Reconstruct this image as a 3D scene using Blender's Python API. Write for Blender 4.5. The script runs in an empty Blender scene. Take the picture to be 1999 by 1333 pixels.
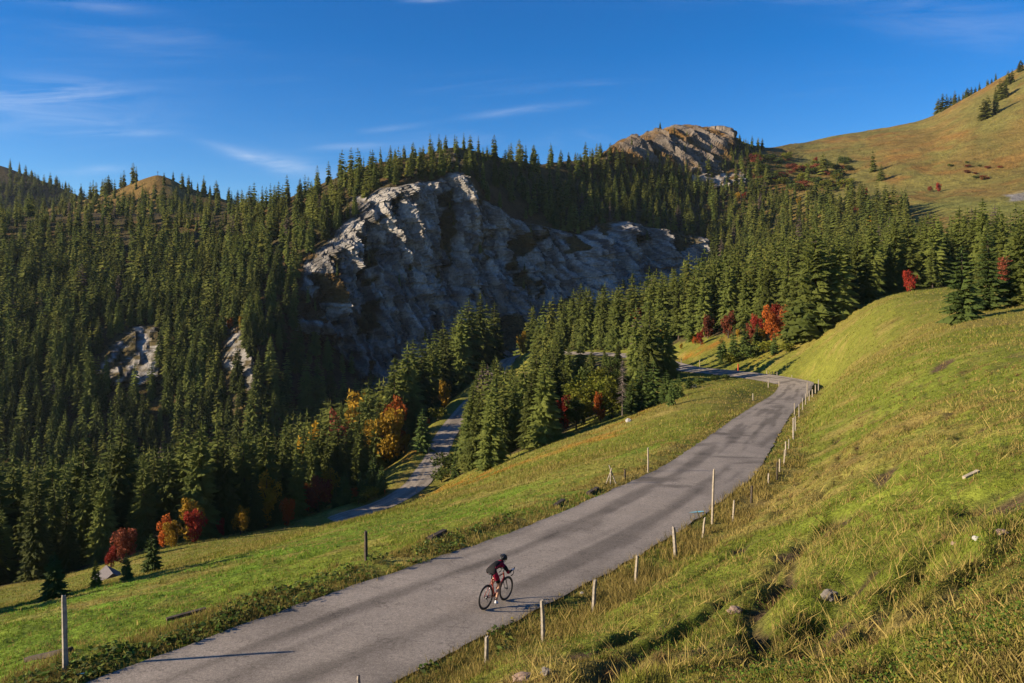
import bpy, bmesh, math, random
import numpy as np
from mathutils import Vector, Matrix, Quaternion

rnd = random.Random(7)
rng = np.random.default_rng(7)
sc = bpy.context.scene
COL = sc.collection

# ------------------------------------------------------------------ camera, sky, sun, exposure
F, HY, CX = 1555.0, 570.0, 999.5          # focal length in photo pixels, horizon row, centre column
cam_d = bpy.data.cameras.new("camera")
cam_d.sensor_width = 36.0
cam_d.lens = 36.0 * F / 1999.0
cam_d.shift_y = -(666.5 - HY) / 1999.0
cam_d.clip_start = 0.1
cam_d.clip_end = 20000
cam = bpy.data.objects.new("camera", cam_d)
cam.rotation_euler = (math.radians(90), 0, 0)
COL.objects.link(cam)
sc.camera = cam

SUN_EL, SUN_AZ = math.radians(18.8), math.radians(11.0)   # light comes from the left, a little from behind
sun_vec = Vector((-math.cos(SUN_AZ) * math.cos(SUN_EL), -math.sin(SUN_AZ) * math.cos(SUN_EL), math.sin(SUN_EL)))
world = bpy.data.worlds.new("World")
sc.world = world
world.use_nodes = True
wn, wl = world.node_tree.nodes, world.node_tree.links
bg = wn["Background"]
sky = wn.new("ShaderNodeTexSky")
sky.sky_type = 'NISHITA'
sky.sun_disc = False
sky.sun_elevation = SUN_EL
sky.sun_rotation = math.radians(-101)
sky.altitude = 1500
sky.air_density = 1.0
sky.dust_density = 0.3
sky.ozone_density = 2.6
bg.inputs['Strength'].default_value = 0.074
# thin cirrus: streaky noise on the sky directions
tc = wn.new("ShaderNodeTexCoord")
def wmath(op, a, b=None):
    n = wn.new("ShaderNodeMath"); n.operation = op
    for i, v in enumerate((a, b)):
        if v is None: continue
        if isinstance(v, (int, float)): n.inputs[i].default_value = v
        else: wl.new(v, n.inputs[i])
    return n.outputs[0]
sep = wn.new("ShaderNodeSeparateXYZ"); wl.new(tc.outputs['Generated'], sep.inputs[0])
zz = wmath('MAXIMUM', sep.outputs[2], 0.03)
zz = wmath('ADD', zz, 0.12)
comb = wn.new("ShaderNodeCombineXYZ")
wl.new(wmath('DIVIDE', sep.outputs[0], zz), comb.inputs[0]); wl.new(wmath('DIVIDE', sep.outputs[1], zz), comb.inputs[1])
mp = wn.new("ShaderNodeMapping"); mp.inputs['Rotation'].default_value = (0, 0, math.radians(14)); mp.inputs['Scale'].default_value = (0.62, 1.9, 1)
mp.inputs['Location'].default_value = (2.2, 0.7, 0)
wl.new(comb.outputs[0], mp.inputs[0])
n1 = wn.new("ShaderNodeTexNoise"); n1.inputs['Scale'].default_value = 1.25; n1.inputs['Detail'].default_value = 7; n1.inputs['Roughness'].default_value = 0.62; n1.inputs['Distortion'].default_value = 0.9
wl.new(mp.outputs[0], n1.inputs['Vector'])
n2 = wn.new("ShaderNodeTexNoise"); n2.inputs['Scale'].default_value = 0.55; n2.inputs['Detail'].default_value = 2
wl.new(comb.outputs[0], n2.inputs['Vector'])
cr = wn.new("ShaderNodeMapRange"); cr.inputs['From Min'].default_value = 0.50; cr.inputs['From Max'].default_value = 0.85; cr.interpolation_type = 'SMOOTHSTEP'
wl.new(n1.outputs[0], cr.inputs[0])
cr2 = wn.new("ShaderNodeMapRange"); cr2.inputs['From Min'].default_value = 0.40; cr2.inputs['From Max'].default_value = 0.62
wl.new(n2.outputs[0], cr2.inputs[0])
cov = wmath('MULTIPLY', wmath('MULTIPLY', cr.outputs[0], cr2.outputs[0]), 0.22)
# single wisps: tangent-plane direction (x/y, z/y), half length, half width, tilt, strength
yy = wmath('MAXIMUM', sep.outputs[1], 0.05); uu = wmath('DIVIDE', sep.outputs[0], yy); vv = wmath('DIVIDE', sep.outputs[2], yy); front = wmath('GREATER_THAN', sep.outputs[1], 0.06)
cuv = wn.new("ShaderNodeCombineXYZ"); wl.new(uu, cuv.inputs[0]); wl.new(vv, cuv.inputs[1])
wmp = wn.new("ShaderNodeMapping"); wmp.inputs['Scale'].default_value = (5, 26, 1); wmp.inputs['Rotation'].default_value = (0, 0, -.08); wl.new(cuv.outputs[0], wmp.inputs[0])
wno = wn.new("ShaderNodeTexNoise"); wno.inputs['Scale'].default_value = 1.3; wno.inputs['Detail'].default_value = 7; wno.inputs['Roughness'].default_value = .62; wno.inputs['Distortion'].default_value = .8; wl.new(wmp.outputs[0], wno.inputs['Vector'])
wst = wn.new("ShaderNodeMapRange"); wst.inputs['From Min'].default_value = .34; wst.inputs['From Max'].default_value = .72; wl.new(wno.outputs[0], wst.inputs[0])
tot = None
for (wx, wy, wa, wb, wt, wk_) in ((60,182,170,30,.0,.62),(110,235,200,34,.0,.28),(215,260,80,6,.0,.55),(565,325,85,17,-.22,.5),(470,300,70,10,-.3,.35),(1025,215,90,7,.12,.42),(680,285,65,6,.03,.28),(150,8,130,12,-.1,.3),(1850,40,190,45,-.2,.22),(190,332,80,8,.08,.3),(845,1,45,5,0,.4),(760,250,60,6,.1,.18)):
    du = wmath('SUBTRACT', uu, (wx - CX) / F); dv = wmath('SUBTRACT', vv, (HY - wy) / F); ca_, sa_ = math.cos(wt), math.sin(wt)
    a_ = wmath('DIVIDE', wmath('ADD', wmath('MULTIPLY', du, ca_), wmath('MULTIPLY', dv, sa_)), wa / F); b_ = wmath('DIVIDE', wmath('SUBTRACT', wmath('MULTIPLY', dv, ca_), wmath('MULTIPLY', du, sa_)), wb / F)
    e_ = wmath('MULTIPLY', wmath('POWER', 2.718, wmath('MULTIPLY', wmath('ADD', wmath('MULTIPLY', a_, a_), wmath('MULTIPLY', b_, b_)), -1.0)), wk_)
    tot = e_ if tot is None else wmath('ADD', tot, e_)
cov = wmath('ADD', cov, wmath('MULTIPLY', wmath('MULTIPLY', wmath('MULTIPLY', tot, .68), wst.outputs[0]), front))
cov = wmath('MINIMUM', cov, .8)
hsv = wn.new("ShaderNodeHueSaturation"); hsv.inputs['Saturation'].default_value = 1.46; hsv.inputs['Hue'].default_value = 0.512; hsv.inputs['Value'].default_value = 1.05
wl.new(sky.outputs[0], hsv.inputs['Color'])
mixc = wn.new("ShaderNodeMix"); mixc.data_type = 'RGBA'
wl.new(cov, mixc.inputs[0]); wl.new(hsv.outputs[0], mixc.inputs[6]); mixc.inputs[7].default_value = (6.2, 6.6, 7.2, 1)
wl.new(mixc.outputs[2], bg.inputs['Color'])

sd = bpy.data.lights.new("sun", 'SUN'); sd.energy = 5.0; sd.angle = math.radians(0.53); sd.color = (1.0, 0.83, 0.60)
so = bpy.data.objects.new("sun", sd); COL.objects.link(so)
so.rotation_euler = (-sun_vec).to_track_quat('-Z', 'Y').to_euler()
so.location = sun_vec * 500
sc.view_settings.view_transform = 'Standard'
sc.view_settings.look = 'None'
sc.view_settings.exposure = 1.05
sc.view_settings.gamma = 1.0
sc.cycles.max_bounces = 7
sc.cycles.diffuse_bounces = 4
sc.cycles.glossy_bounces = 2
sc.cycles.transmission_bounces = 2
sc.cycles.transparent_max_bounces = 4
sc.cycles.caustics_reflective = False
sc.cycles.caustics_refractive = False

# ------------------------------------------------------------------ helpers
_p = np.random.default_rng(11).permutation(256); _p = np.concatenate([_p, _p, _p])
_g = np.random.default_rng(12).normal(size=(256, 3)); _g /= np.linalg.norm(_g, axis=1)[:, None]
def perlin(x, y, z=0.0):
    x, y, z = np.broadcast_arrays(np.asarray(x, float), np.asarray(y, float), np.asarray(z, float))
    xi, yi, zi = np.floor(x).astype(int), np.floor(y).astype(int), np.floor(z).astype(int)
    xf, yf, zf = x - xi, y - yi, z - zi
    u, v, w = (t * t * t * (t * (t * 6 - 15) + 10) for t in (xf, yf, zf))
    xi &= 255; yi &= 255; zi &= 255
    out = 0
    for dx in (0, 1):
        for dy in (0, 1):
            for dz in (0, 1):
                h = _p[_p[_p[xi + dx] + yi + dy] + zi + dz]
                g = _g[h]
                d = g[..., 0] * (xf - dx) + g[..., 1] * (yf - dy) + g[..., 2] * (zf - dz)
                out = out + d * (u if dx else 1 - u) * (v if dy else 1 - v) * (w if dz else 1 - w)
    return out * 1.5
def fbm(x, y, z=0.0, o=4, g=0.5):
    s, a, t = 0, 1.0, 0
    for i in range(o):
        s = s + a * perlin(x * 2 ** i + 7.3 * i, y * 2 ** i - 3.1 * i, np.asarray(z) * 2 ** i + 1.7 * i); t += a; a *= g
    return s / t
def ridged(x, y, z=0.0, o=4, g=0.5):
    s, a, t = 0, 1.0, 0
    for i in range(o):
        s = s + a * (1 - 2 * np.abs(perlin(x * 2 ** i + 5.3 * i, y * 2 ** i - 9.1 * i, np.asarray(z) * 2 ** i))); t += a; a *= g
    return s / t
def cells(x, y, seed=0):
    """random value of the nearest scattered point: blocky facets"""
    xi, yi = np.floor(x).astype(int), np.floor(y).astype(int); best = np.full(x.shape, 9.); val = np.zeros(x.shape)
    for dx in (-1, 0, 1):
        for dy in (-1, 0, 1):
            h = _p[_p[(xi + dx + seed) & 255] + ((yi + dy) & 255)]; g = _g[h]
            d = (xi + dx + .5 + .45 * g[..., 0] - x) ** 2 + (yi + dy + .5 + .45 * g[..., 1] - y) ** 2
            m = d < best; best = np.where(m, d, best); val = np.where(m, g[..., 2], val)
    return val
def sstep(a, b, x):
    t = np.clip((x - a) / (b - a), 0, 1); return t * t * (3 - 2 * t)
def inpoly(px, py, poly):
    px, py = np.asarray(px, float), np.asarray(py, float)
    r = np.zeros(px.shape, bool); n = len(poly)
    for i in range(n):
        x0, y0 = poly[i]; x1, y1 = poly[(i + 1) % n]
        if y0 == y1: continue
        c = ((y0 > py) != (y1 > py)) & (px < (x1 - x0) * (py - y0) / (y1 - y0) + x0)
        r ^= c
    return r
def P3(px, py, Y):
    return np.array([(px - CX) / F * Y, Y, -(py - HY) / F * Y])
def pchip(x, y, q):
    x, y, q = np.asarray(x, float), np.asarray(y, float), np.asarray(q, float)
    h = np.diff(x); d = np.diff(y) / h
    m = np.zeros_like(y); m[0], m[-1] = d[0], d[-1]
    for i in range(1, len(x) - 1):
        if d[i - 1] * d[i] > 0:
            w1, w2 = 2 * h[i] + h[i - 1], h[i] + 2 * h[i - 1]
            m[i] = (w1 + w2) / (w1 / d[i - 1] + w2 / d[i])
    k = np.clip(np.searchsorted(x, q) - 1, 0, len(h) - 1); t = (q - x[k]) / h[k]
    return (2*t**3-3*t**2+1)*y[k] + (t**3-2*t**2+t)*h[k]*m[k] + (-2*t**3+3*t**2)*y[k+1] + (t**3-t**2)*h[k]*m[k+1]

def npmesh(name, V, Fc, col=None, smooth=False):
    """V (n,3), Fc (m,3|4) numpy -> mesh; col (n,3) -> point colour attribute 'tint'"""
    V = np.asarray(V, np.float32); Fc = np.asarray(Fc, np.int32)
    me = bpy.data.meshes.new(name); n, k = Fc.shape
    me.vertices.add(len(V)); me.vertices.foreach_set('co', V.ravel())
    me.loops.add(n * k); me.loops.foreach_set('vertex_index', Fc.ravel())
    me.polygons.add(n); me.polygons.foreach_set('loop_start', np.arange(n, dtype=np.int32) * k)
    me.polygons.foreach_set('use_smooth', np.full(n, smooth))
    me.update(calc_edges=True)
    if col is not None:
        a = me.color_attributes.new('tint', 'FLOAT_COLOR', 'POINT')
        c = np.ones((len(V), 4), np.float32); c[:, :3] = col; a.data.foreach_set('color', c.ravel())
    return me
def gridfaces(r, c):
    i = np.arange((r - 1) * (c - 1)); a = i // (c - 1) * c + i % (c - 1)
    return np.stack([a, a + 1, a + c + 1, a + c], 1)
def link(name, data, mat=None, parent=None, label=None, cat=None, group=None, kind=None, loc=None):
    o = bpy.data.objects.new(name, data); COL.objects.link(o)
    if mat is not None and data is not None and not data.materials: data.materials.append(mat)
    if parent is not None: o.parent = parent
    if label: o['label'] = label
    if cat: o['category'] = cat
    if group: o['group'] = group
    if kind: o['kind'] = kind
    if loc is not None: o.location = loc
    return o
def bm_mesh(name, bm, smooth=False):
    me = bpy.data.meshes.new(name); bm.to_mesh(me); bm.free()
    if smooth:
        for p in me.polygons: p.use_smooth = True
    return me

# ------------------------------------------------------------------ materials
def mat_new(name, rough=0.9):
    m = bpy.data.materials.new(name); m.use_nodes = True
    b = m.node_tree.nodes['Principled BSDF']; b.inputs['Roughness'].default_value = rough
    b.inputs['Specular IOR Level'].default_value = 0.2
    return m, m.node_tree.nodes, m.node_tree.links, b
def noise_node(N, L, scale, detail=4, rough=0.6, coord='Object', vec=None):
    t = N.new("ShaderNodeTexNoise"); t.inputs['Scale'].default_value = scale; t.inputs['Detail'].default_value = detail; t.inputs['Roughness'].default_value = rough
    if vec is None:
        c = N.new("ShaderNodeTexCoord"); vec = c.outputs[coord]
    L.new(vec, t.inputs['Vector']); return t
def maprange(N, L, src, a, b, c, d):
    m = N.new("ShaderNodeMapRange"); L.new(src, m.inputs[0])
    for i, v in enumerate((a, b, c, d)): m.inputs[i + 1].default_value = v
    return m.outputs[0]
def scale_col(N, L, col, fac):
    m = N.new("ShaderNodeVectorMath"); m.operation = 'SCALE'
    L.new(col, m.inputs[0]); L.new(fac, m.inputs['Scale']); return m.outputs[0]
def simple_mat(name, col, rough=0.8, var=0.25, scale=8.0, bump=0.0, spec=0.2, metal=0.0):
    m, N, L, b = mat_new(name, rough)
    rgb = N.new("ShaderNodeRGB"); rgb.outputs[0].default_value = (*col, 1)
    t = noise_node(N, L, scale)
    L.new(scale_col(N, L, rgb.outputs[0], maprange(N, L, t.outputs[0], 0.3, 0.7, 1 - var, 1 + var)), b.inputs['Base Color'])
    b.inputs['Specular IOR Level'].default_value = spec; b.inputs['Metallic'].default_value = metal
    if bump:
        bp = N.new("ShaderNodeBump"); bp.inputs['Strength'].default_value = bump; bp.inputs['Distance'].default_value = 0.02
        L.new(t.outputs[0], bp.inputs['Height']); L.new(bp.outputs[0], b.inputs['Normal'])
    return m
def tint_mat(name, scales=((0.5, 0.25), (4.0, 0.3)), bump=None, rough=0.95, translucent=0.0):
    """albedo from the 'tint' attribute times procedural noises"""
    m, N, L, b = mat_new(name, rough); b.inputs['Specular IOR Level'].default_value = 0.08
    a = N.new("ShaderNodeAttribute"); a.attribute_name = 'tint'; c = a.outputs['Color']
    for s, v in scales:
        t = noise_node(N, L, s, 5)
        c = scale_col(N, L, c, maprange(N, L, t.outputs[0], 0.3, 0.7, 1 - v, 1 + v))
    L.new(c, b.inputs['Base Color'])
    if bump:
        h = None
        for s, w in bump[2]:
            t = noise_node(N, L, s, 6, 0.65)
            mm = N.new("ShaderNodeMath"); mm.operation = 'MULTIPLY_ADD'; L.new(t.outputs[0], mm.inputs[0]); mm.inputs[1].default_value = w
            if h is not None: L.new(h, mm.inputs[2])
            else: mm.inputs[2].default_value = 0
            h = mm.outputs[0]
        bp = N.new("ShaderNodeBump"); bp.inputs['Strength'].default_value = bump[0]; bp.inputs['Distance'].default_value = bump[1]
        L.new(h, bp.inputs['Height']); L.new(bp.outputs[0], b.inputs['Normal'])
    if translucent:
        tr = N.new("ShaderNodeBsdfTranslucent"); L.new(c, tr.inputs[0])
        mx = N.new("ShaderNodeMixShader"); mx.inputs[0].default_value = translucent
        out = N['Material Output']; L.new(b.outputs[0], mx.inputs[1]); L.new(tr.outputs[0], mx.inputs[2]); L.new(mx.outputs[0], out.inputs[0])
    return m
def leaf_mat(name, c1, c2, scale=0.8, translucent=0.25, objvar=0.3):
    """foliage: two colours by noise, brightness by object random"""
    m, N, L, b = mat_new(name, 0.8); b.inputs['Specular IOR Level'].default_value = 0.15
    t = noise_node(N, L, scale, 3)
    mx = N.new("ShaderNodeMix"); mx.data_type = 'RGBA'
    L.new(maprange(N, L, t.outputs[0], 0.35, 0.65, 0, 1), mx.inputs[0]); mx.inputs[6].default_value = (*c1, 1); mx.inputs[7].default_value = (*c2, 1)
    oi = N.new("ShaderNodeObjectInfo")
    c = scale_col(N, L, mx.outputs[2], maprange(N, L, oi.outputs['Random'], 0, 1, 1 - objvar, 1 + objvar))
    L.new(c, b.inputs['Base Color'])
    tr = N.new("ShaderNodeBsdfTranslucent"); L.new(c, tr.inputs[0])
    ms = N.new("ShaderNodeMixShader"); ms.inputs[0].default_value = translucent
    L.new(b.outputs[0], ms.inputs[1]); L.new(tr.outputs[0], ms.inputs[2]); L.new(ms.outputs[0], N['Material Output'].inputs[0])
    return m
M_ground = tint_mat("meadow ground", ((0.12, 0.18), (0.9, 0.25), (7.0, 0.45)), (0.9, 0.25, ((1.5, 1.0), (9.0, 0.4))))
M_mount = tint_mat("mountain ground", ((0.02, 0.15), (0.12, 0.3), (0.6, 0.3)), (0.9, 2.5, ((0.12, 1.0), (0.6, 0.4))))
M_grass = tint_mat("grass blades", ((0.6, 0.15),), None, 0.8, 0.3)
M_forest = tint_mat("far spruce needles", ((0.3, 0.3),), None, 0.85, 0.42)
M_spruce = leaf_mat("spruce needles", (0.074, 0.100, 0.021), (0.150, 0.162, 0.034), 1.3, 0.42, 0.42)
M_young = leaf_mat("young spruce needles", (0.045, 0.075, 0.016), (0.095, 0.125, 0.028), 1.5, 0.25)
M_larch = leaf_mat("larch needles", (0.12, 0.13, 0.012), (0.18, 0.17, 0.02), 1.5, 0.25)
M_red = leaf_mat("red leaves", (0.21, 0.024, 0.016), (0.33, 0.045, 0.022), 1.0)
M_orange = leaf_mat("orange leaves", (0.34, 0.075, 0.016), (0.40, 0.13, 0.02), 1.0)
M_yellow = leaf_mat("yellow leaves", (0.32, 0.18, 0.018), (0.38, 0.25, 0.02), 1.0)
M_olive = leaf_mat("yellow-green leaves", (0.10, 0.12, 0.015), (0.19, 0.18, 0.02), 1.0)
M_green = leaf_mat("shrub leaves", (0.045, 0.07, 0.015), (0.09, 0.11, 0.02), 1.0)
M_rust = leaf_mat("rust leaves", (0.16, 0.045, 0.025), (0.24, 0.07, 0.03), 1.0)
M_bark = simple_mat("bark", (0.075, 0.055, 0.042), 0.95, 0.35, 6, 0.5)
M_dead = simple_mat("dead wood", (0.16, 0.13, 0.11), 0.95, 0.3, 6, 0.4)
M_post = simple_mat("weathered post wood", (0.27, 0.235, 0.19), 0.9, 0.4, 9, 0.5)
M_postdark = simple_mat("dark weathered wood", (0.07, 0.055, 0.042), 0.9, 0.4, 9, 0.5)
M_pale = simple_mat("pale new wood", (0.33, 0.28, 0.21), 0.85, 0.3, 9, 0.4)
M_redpaint = simple_mat("red paint", (0.45, 0.07, 0.03), 0.6, 0.2)
M_stone = simple_mat("field stone", (0.17, 0.15, 0.13), 0.95, 0.4, 7, 0.8)
M_stonew = simple_mat("pale limestone", (0.38, 0.365, 0.34), 0.95, 0.3, 7, 0.8)
M_stonep = simple_mat("brown stone", (0.24, 0.17, 0.13), 0.95, 0.35, 7, 0.8)

# ------------------------------------------------------------------ roads (centre lines in metres)
W = 5.0
Redge = np.array([[-2.49,16.48,-8.09],[-1.23,18.34,-8.22],[-.1,20.1,-8.34],[1.53,22.41,-8.5],[3.63,25.57,-8.73],[6.05,29.61,-9.01],[9.04,35.09,-9.34],
                  [12.38,41.44,-9.75],[15.27,48.22,-10.23],[22.07,65.94,-11.79],[32.3,91.57,-13.78],[46.5,125.5,-16.2]])
d0 = np.array([-.56, -.83, .03])
near = [Redge[0] + d0 * k for k in (26, 18, 11, 5)]
Rl = np.array(near + list(Redge) + [P3(1580,757,143.), P3(1575,747,155.), P3(1522,737.5,168.), P3(1440,727,185.), P3(1360,719,200.), P3(1302,704,226.), P3(1240,694,252.), P3(1150,689,285.), P3(1050,687,315.)])
def resample(P, step):
    P = np.asarray(P, float); s = np.concatenate([[0], np.cumsum(np.linalg.norm(np.diff(P[:, :2], axis=0), axis=1))])
    q = np.arange(0, s[-1], step)
    out = np.stack([pchip(s, P[:, k], q) for k in range(3)], 1)
    k = 9; pad = np.concatenate([np.repeat(out[:1], k, 0), out, np.repeat(out[-1:], k, 0)])
    ker = np.hanning(2 * k + 1); ker /= ker.sum()
    sm = np.stack([np.convolve(pad[:, j], ker, 'valid') for j in range(3)], 1)
    sm[:k] = out[:k]; sm[-k:] = out[-k:]
    return sm
def offset(P, d):
    t = np.gradient(P[:, :2], axis=0); t /= np.linalg.norm(t, axis=1)[:, None] + 1e-9
    n = np.stack([-t[:, 1], t[:, 0]], 1); Q = P.copy(); Q[:, :2] += n * (d[:, None] if np.ndim(d) else d); return Q
UP = resample(offset(resample(Rl, 0.5), W / 2), 0.3)
low = [P3(1050,687,314.), P3(1018,692,321.), P3(995,701,320.), P3(985,712,308.), P3(955,750,280.), P3(912,795,248.), P3(863,863,212.), P3(851,892,200.), P3(832,920,190.), P3(814,945,181.),
       P3(790,962,176.), P3(765,977,172.), P3(730,991,168.), P3(684,1005,163.), P3(645,1018,160.)]
LO = resample(low, 0.5); WL = 5.8
ROADS = [(UP, W), (LO, WL)]
def road_near(X, Y, P, R):
    """distance to a centre line, and its height there, for the points within R; inf elsewhere"""
    d = np.full(X.shape, np.inf); z = np.zeros(X.shape)
    Q = P[::2]
    m = (X > Q[:, 0].min() - R) & (X < Q[:, 0].max() + R) & (Y > Q[:, 1].min() - R) & (Y < Q[:, 1].max() + R)
    idx = np.nonzero(m.ravel())[0]; xs, ys = X.ravel()[idx], Y.ravel()[idx]
    for i in range(0, len(idx), 20000):
        a, b = xs[i:i + 20000], ys[i:i + 20000]
        dd = (a[:, None] - Q[None, :, 0]) ** 2 + (b[:, None] - Q[None, :, 1]) ** 2
        k = dd.argmin(1); d.ravel()[idx[i:i + 20000]] = np.sqrt(dd[np.arange(len(k)), k]); z.ravel()[idx[i:i + 20000]] = Q[k, 2]
    return d, z

# ------------------------------------------------------------------ near terrain (heightfield through surveyed points)
ctl = [(1000,1333,11.3),(1400,1333,8.0),(1999,1333,5.4),(1700,1200,10.5),(1999,1100,9.5),(1500,1100,18.5),(1500,1250,11.3),(1700,1000,19),(1700,850,37),(1700,720,78),(1700,618,150),
 (1850,572,162),(1850,700,62),(1850,900,21),(1999,900,17.5),(1999,750,38),(1999,650,75),(1999,597,110),(1890,628,95),(1600,705,160),(1600,650,188),(1500,708,184),(1500,672,205),(1400,697,214),(1400,657,232),
 (1061,1253,17.6),(1158,1197,19.8),(1241,1140,22.3),(1319,1088,25),(1432,1018,30.5),(1467,982,35),(1517,938,43),(1533,905,49),(1550,855,61),(1592,765,108),(950,1297,15.3),
 (1650,598,238),(1640,607,196),(1560,662,194),(1750,578,176),(1300,640,300),(1150,668,335),(1500,585,280),(1700,565,260),(1850,555,230),(1999,545,200),(2300,540,110),(2300,800,20),(2300,1333,4.4),(2600,500,110),(2600,1333,3.6),(2600,800,14),(2300,500,220),
 (715,1093,28),(400,1180,24),(100,1272,19),(0,1300,19),(0,1215,33),(200,1160,38),(350,1113,46),(600,1050,53),(700,1015,62),(820,992,62),(900,1000,48),(1000,960,52),(1000,918,90),(1100,885,85),(1190,900,57),
 (1200,850,86),(1300,800,98),(1400,758,122),(960,915,118),(890,935,152),(1100,862,112),(1190,838,118),(1330,772,142),(1400,748,165),(1340,735,175),
 (500,1058,105),(330,1097,98),(330,1066,142),(150,1127,122),(150,1152,88),(0,1162,115),(0,1188,62),(-200,1230,40),(-200,1200,110),(-300,1333,20),(600,1040,80),(760,1000,110),(850,965,140),
 (1000,850,185),(1000,780,245),(1150,765,200),(1250,745,195),(700,960,240),(800,860,300),(900,790,345),(600,975,265),(300,1010,290),(0,1040,270),(-300,1060,270),(-600,1060,270),(-600,1250,60),(-600,1600,12),
 (450,1040,190),(150,1080,180),
 (-600,1010,430),(-300,1010,430),(0,1000,430),(400,960,430),(700,915,430),(900,875,430),(1100,800,430),(1300,720,430),(1500,625,430),(1700,545,430),(1999,475,430),(2600,400,430),
 (1000,800,430),(1470,766,128),(1480,749,150),(1430,745,162),(1400,738,180),(1500,748,146)]
pts = [(a, math.log(c), (HY - b) / F) for a, b, c in ctl]
for Yn in (1.3, 2.6):                       # around the camera's feet
    for a in (-600, 0, 600, 1000, 1400, 2000, 2600):
        X = (a - CX) / F * Yn; pts.append((a, math.log(Yn), (-1.75 - 0.34 * Yn + 0.24 * X) / Yn))
for Yn, a in ((5.5, 600), (5.5, 0), (9, 500), (9, 0), (6.5, 1000)):
    X = (a - CX) / F * Yn; pts.append((a, math.log(Yn), (-1.75 - 0.40 * Yn + 0.30 * X) / Yn))
for Pr, w, st in ((UP, W, 14), (LO, WL, 16)):
    for off in (-w / 2 - .3, w / 2 + .3):
        Q = offset(Pr, off)
        for q in Q[4::st]:
            if q[1] > 4 and abs(q[0] / q[1] * F) < 1700: pts.append((CX + q[0] / q[1] * F, math.log(q[1]), q[2] / q[1]))
pts = np.array(pts)
SU, SV = 420.0, 0.55
A = np.stack([pts[:, 0] / SU, pts[:, 1] / SV], 1)
def tps(r2): return 0.5 * r2 * np.log(r2 + 1e-9)
n = len(A); K = tps(((A[:, None] - A[None]) ** 2).sum(2)) + np.eye(n) * 0.004
Pm = np.concatenate([np.ones((n, 1)), A], 1)
S = np.zeros((n + 3, n + 3)); S[:n, :n] = K; S[:n, n:] = Pm; S[n:, :n] = Pm.T
wts = np.linalg.solve(S, np.concatenate([pts[:, 2], np.zeros(3)]))
GPX = np.arange(-560, 2561, 6.0)
GLY = np.concatenate([np.arange(math.log(1.4), math.log(9), 0.014), np.arange(math.log(9), math.log(70), 0.0075), np.arange(math.log(70), math.log(428), 0.012)])
cu, cv = GPX[::6] / SU, GLY[::4] / SV      # evaluate the smooth field coarsely, then refine
cu = np.append(cu, GPX[-1] / SU) if cu[-1] != GPX[-1] / SU else cu
cv = np.append(cv, GLY[-1] / SV) if cv[-1] != GLY[-1] / SV else cv
UU, VV = np.meshgrid(cu, cv)
q = np.stack([UU.ravel(), VV.ravel()], 1); T = np.empty(len(q))
for i in range(0, len(q), 4000):
    b = q[i:i + 4000]; T[i:i + 4000] = tps(((b[:, None] - A[None]) ** 2).sum(2)) @ wts[:n] + wts[n] + b @ wts[n + 1:]
T = T.reshape(UU.shape)
T = np.stack([np.interp(GPX / SU, cu, r) for r in T]); T = np.stack([np.interp(GLY / SV, cv, c) for c in T.T], 1)
GY = np.exp(GLY)[:, None] * np.ones(len(GPX)); GX = (GPX[None] - CX) / F * GY; GZ = T * GY
nat = GZ.copy()
dU, zU = road_near(GX, GY, UP, 14); dL, zL = road_near(GX, GY, LO, 14)
def blend_road(Z, d, z, w, out):
    k = sstep(w / 2 + 0.25, w / 2 + out, d); return np.where(np.isfinite(d), z * (1 - k) + Z * k, Z)
farb = sstep(118, 150, GY)
GZ = blend_road(GZ, dU, zU - 0.03 - .42 * farb, W * (1 + .22 * farb), 3.2 + .028 * np.maximum(GY - 60, 0) + .55 * farb); GZ = blend_road(GZ, dL, zL - 0.05, WL, 8.0)
rd = np.minimum(dU - W / 2, dL - WL / 2)
offroad = sstep(0.1, 1.6, rd)
right = sstep(-2, 4, (GX - (GY - 17.9) * 0.52)) * (GY < 130) * offroad       # slope above the road
right = right * sstep(75, 35, GY)
# terracettes: small cattle steps along the contours of the slope
wob = fbm(GX * 0.12, GY * 0.12, 0.3, 3)
ph = nat / 0.62 + 1.6 * wob
saw = (ph - np.floor(ph)); step_h = np.where(saw < 0.72, saw / 0.72, (1 - saw) / 0.28) - 0.5
tm = sstep(-0.10, 0.30, fbm(GX * 0.07 + 9, GY * 0.07, 1.1, 3))
GZ += right * tm * step_h * 0.34
near_fac = sstep(120, 20, GY)
GZ += offroad * (0.29 * fbm(GX * 0.5, GY * 0.5, 0.7, 4) * near_fac + 0.10 * fbm(GX * 1.8, GY * 1.8, 0.2, 3) * sstep(45, 12, GY))
GZ += offroad * 0.55 * fbm(GX * 0.06, GY * 0.06, 2.2, 3) * sstep(25, 60, GY)
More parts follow.
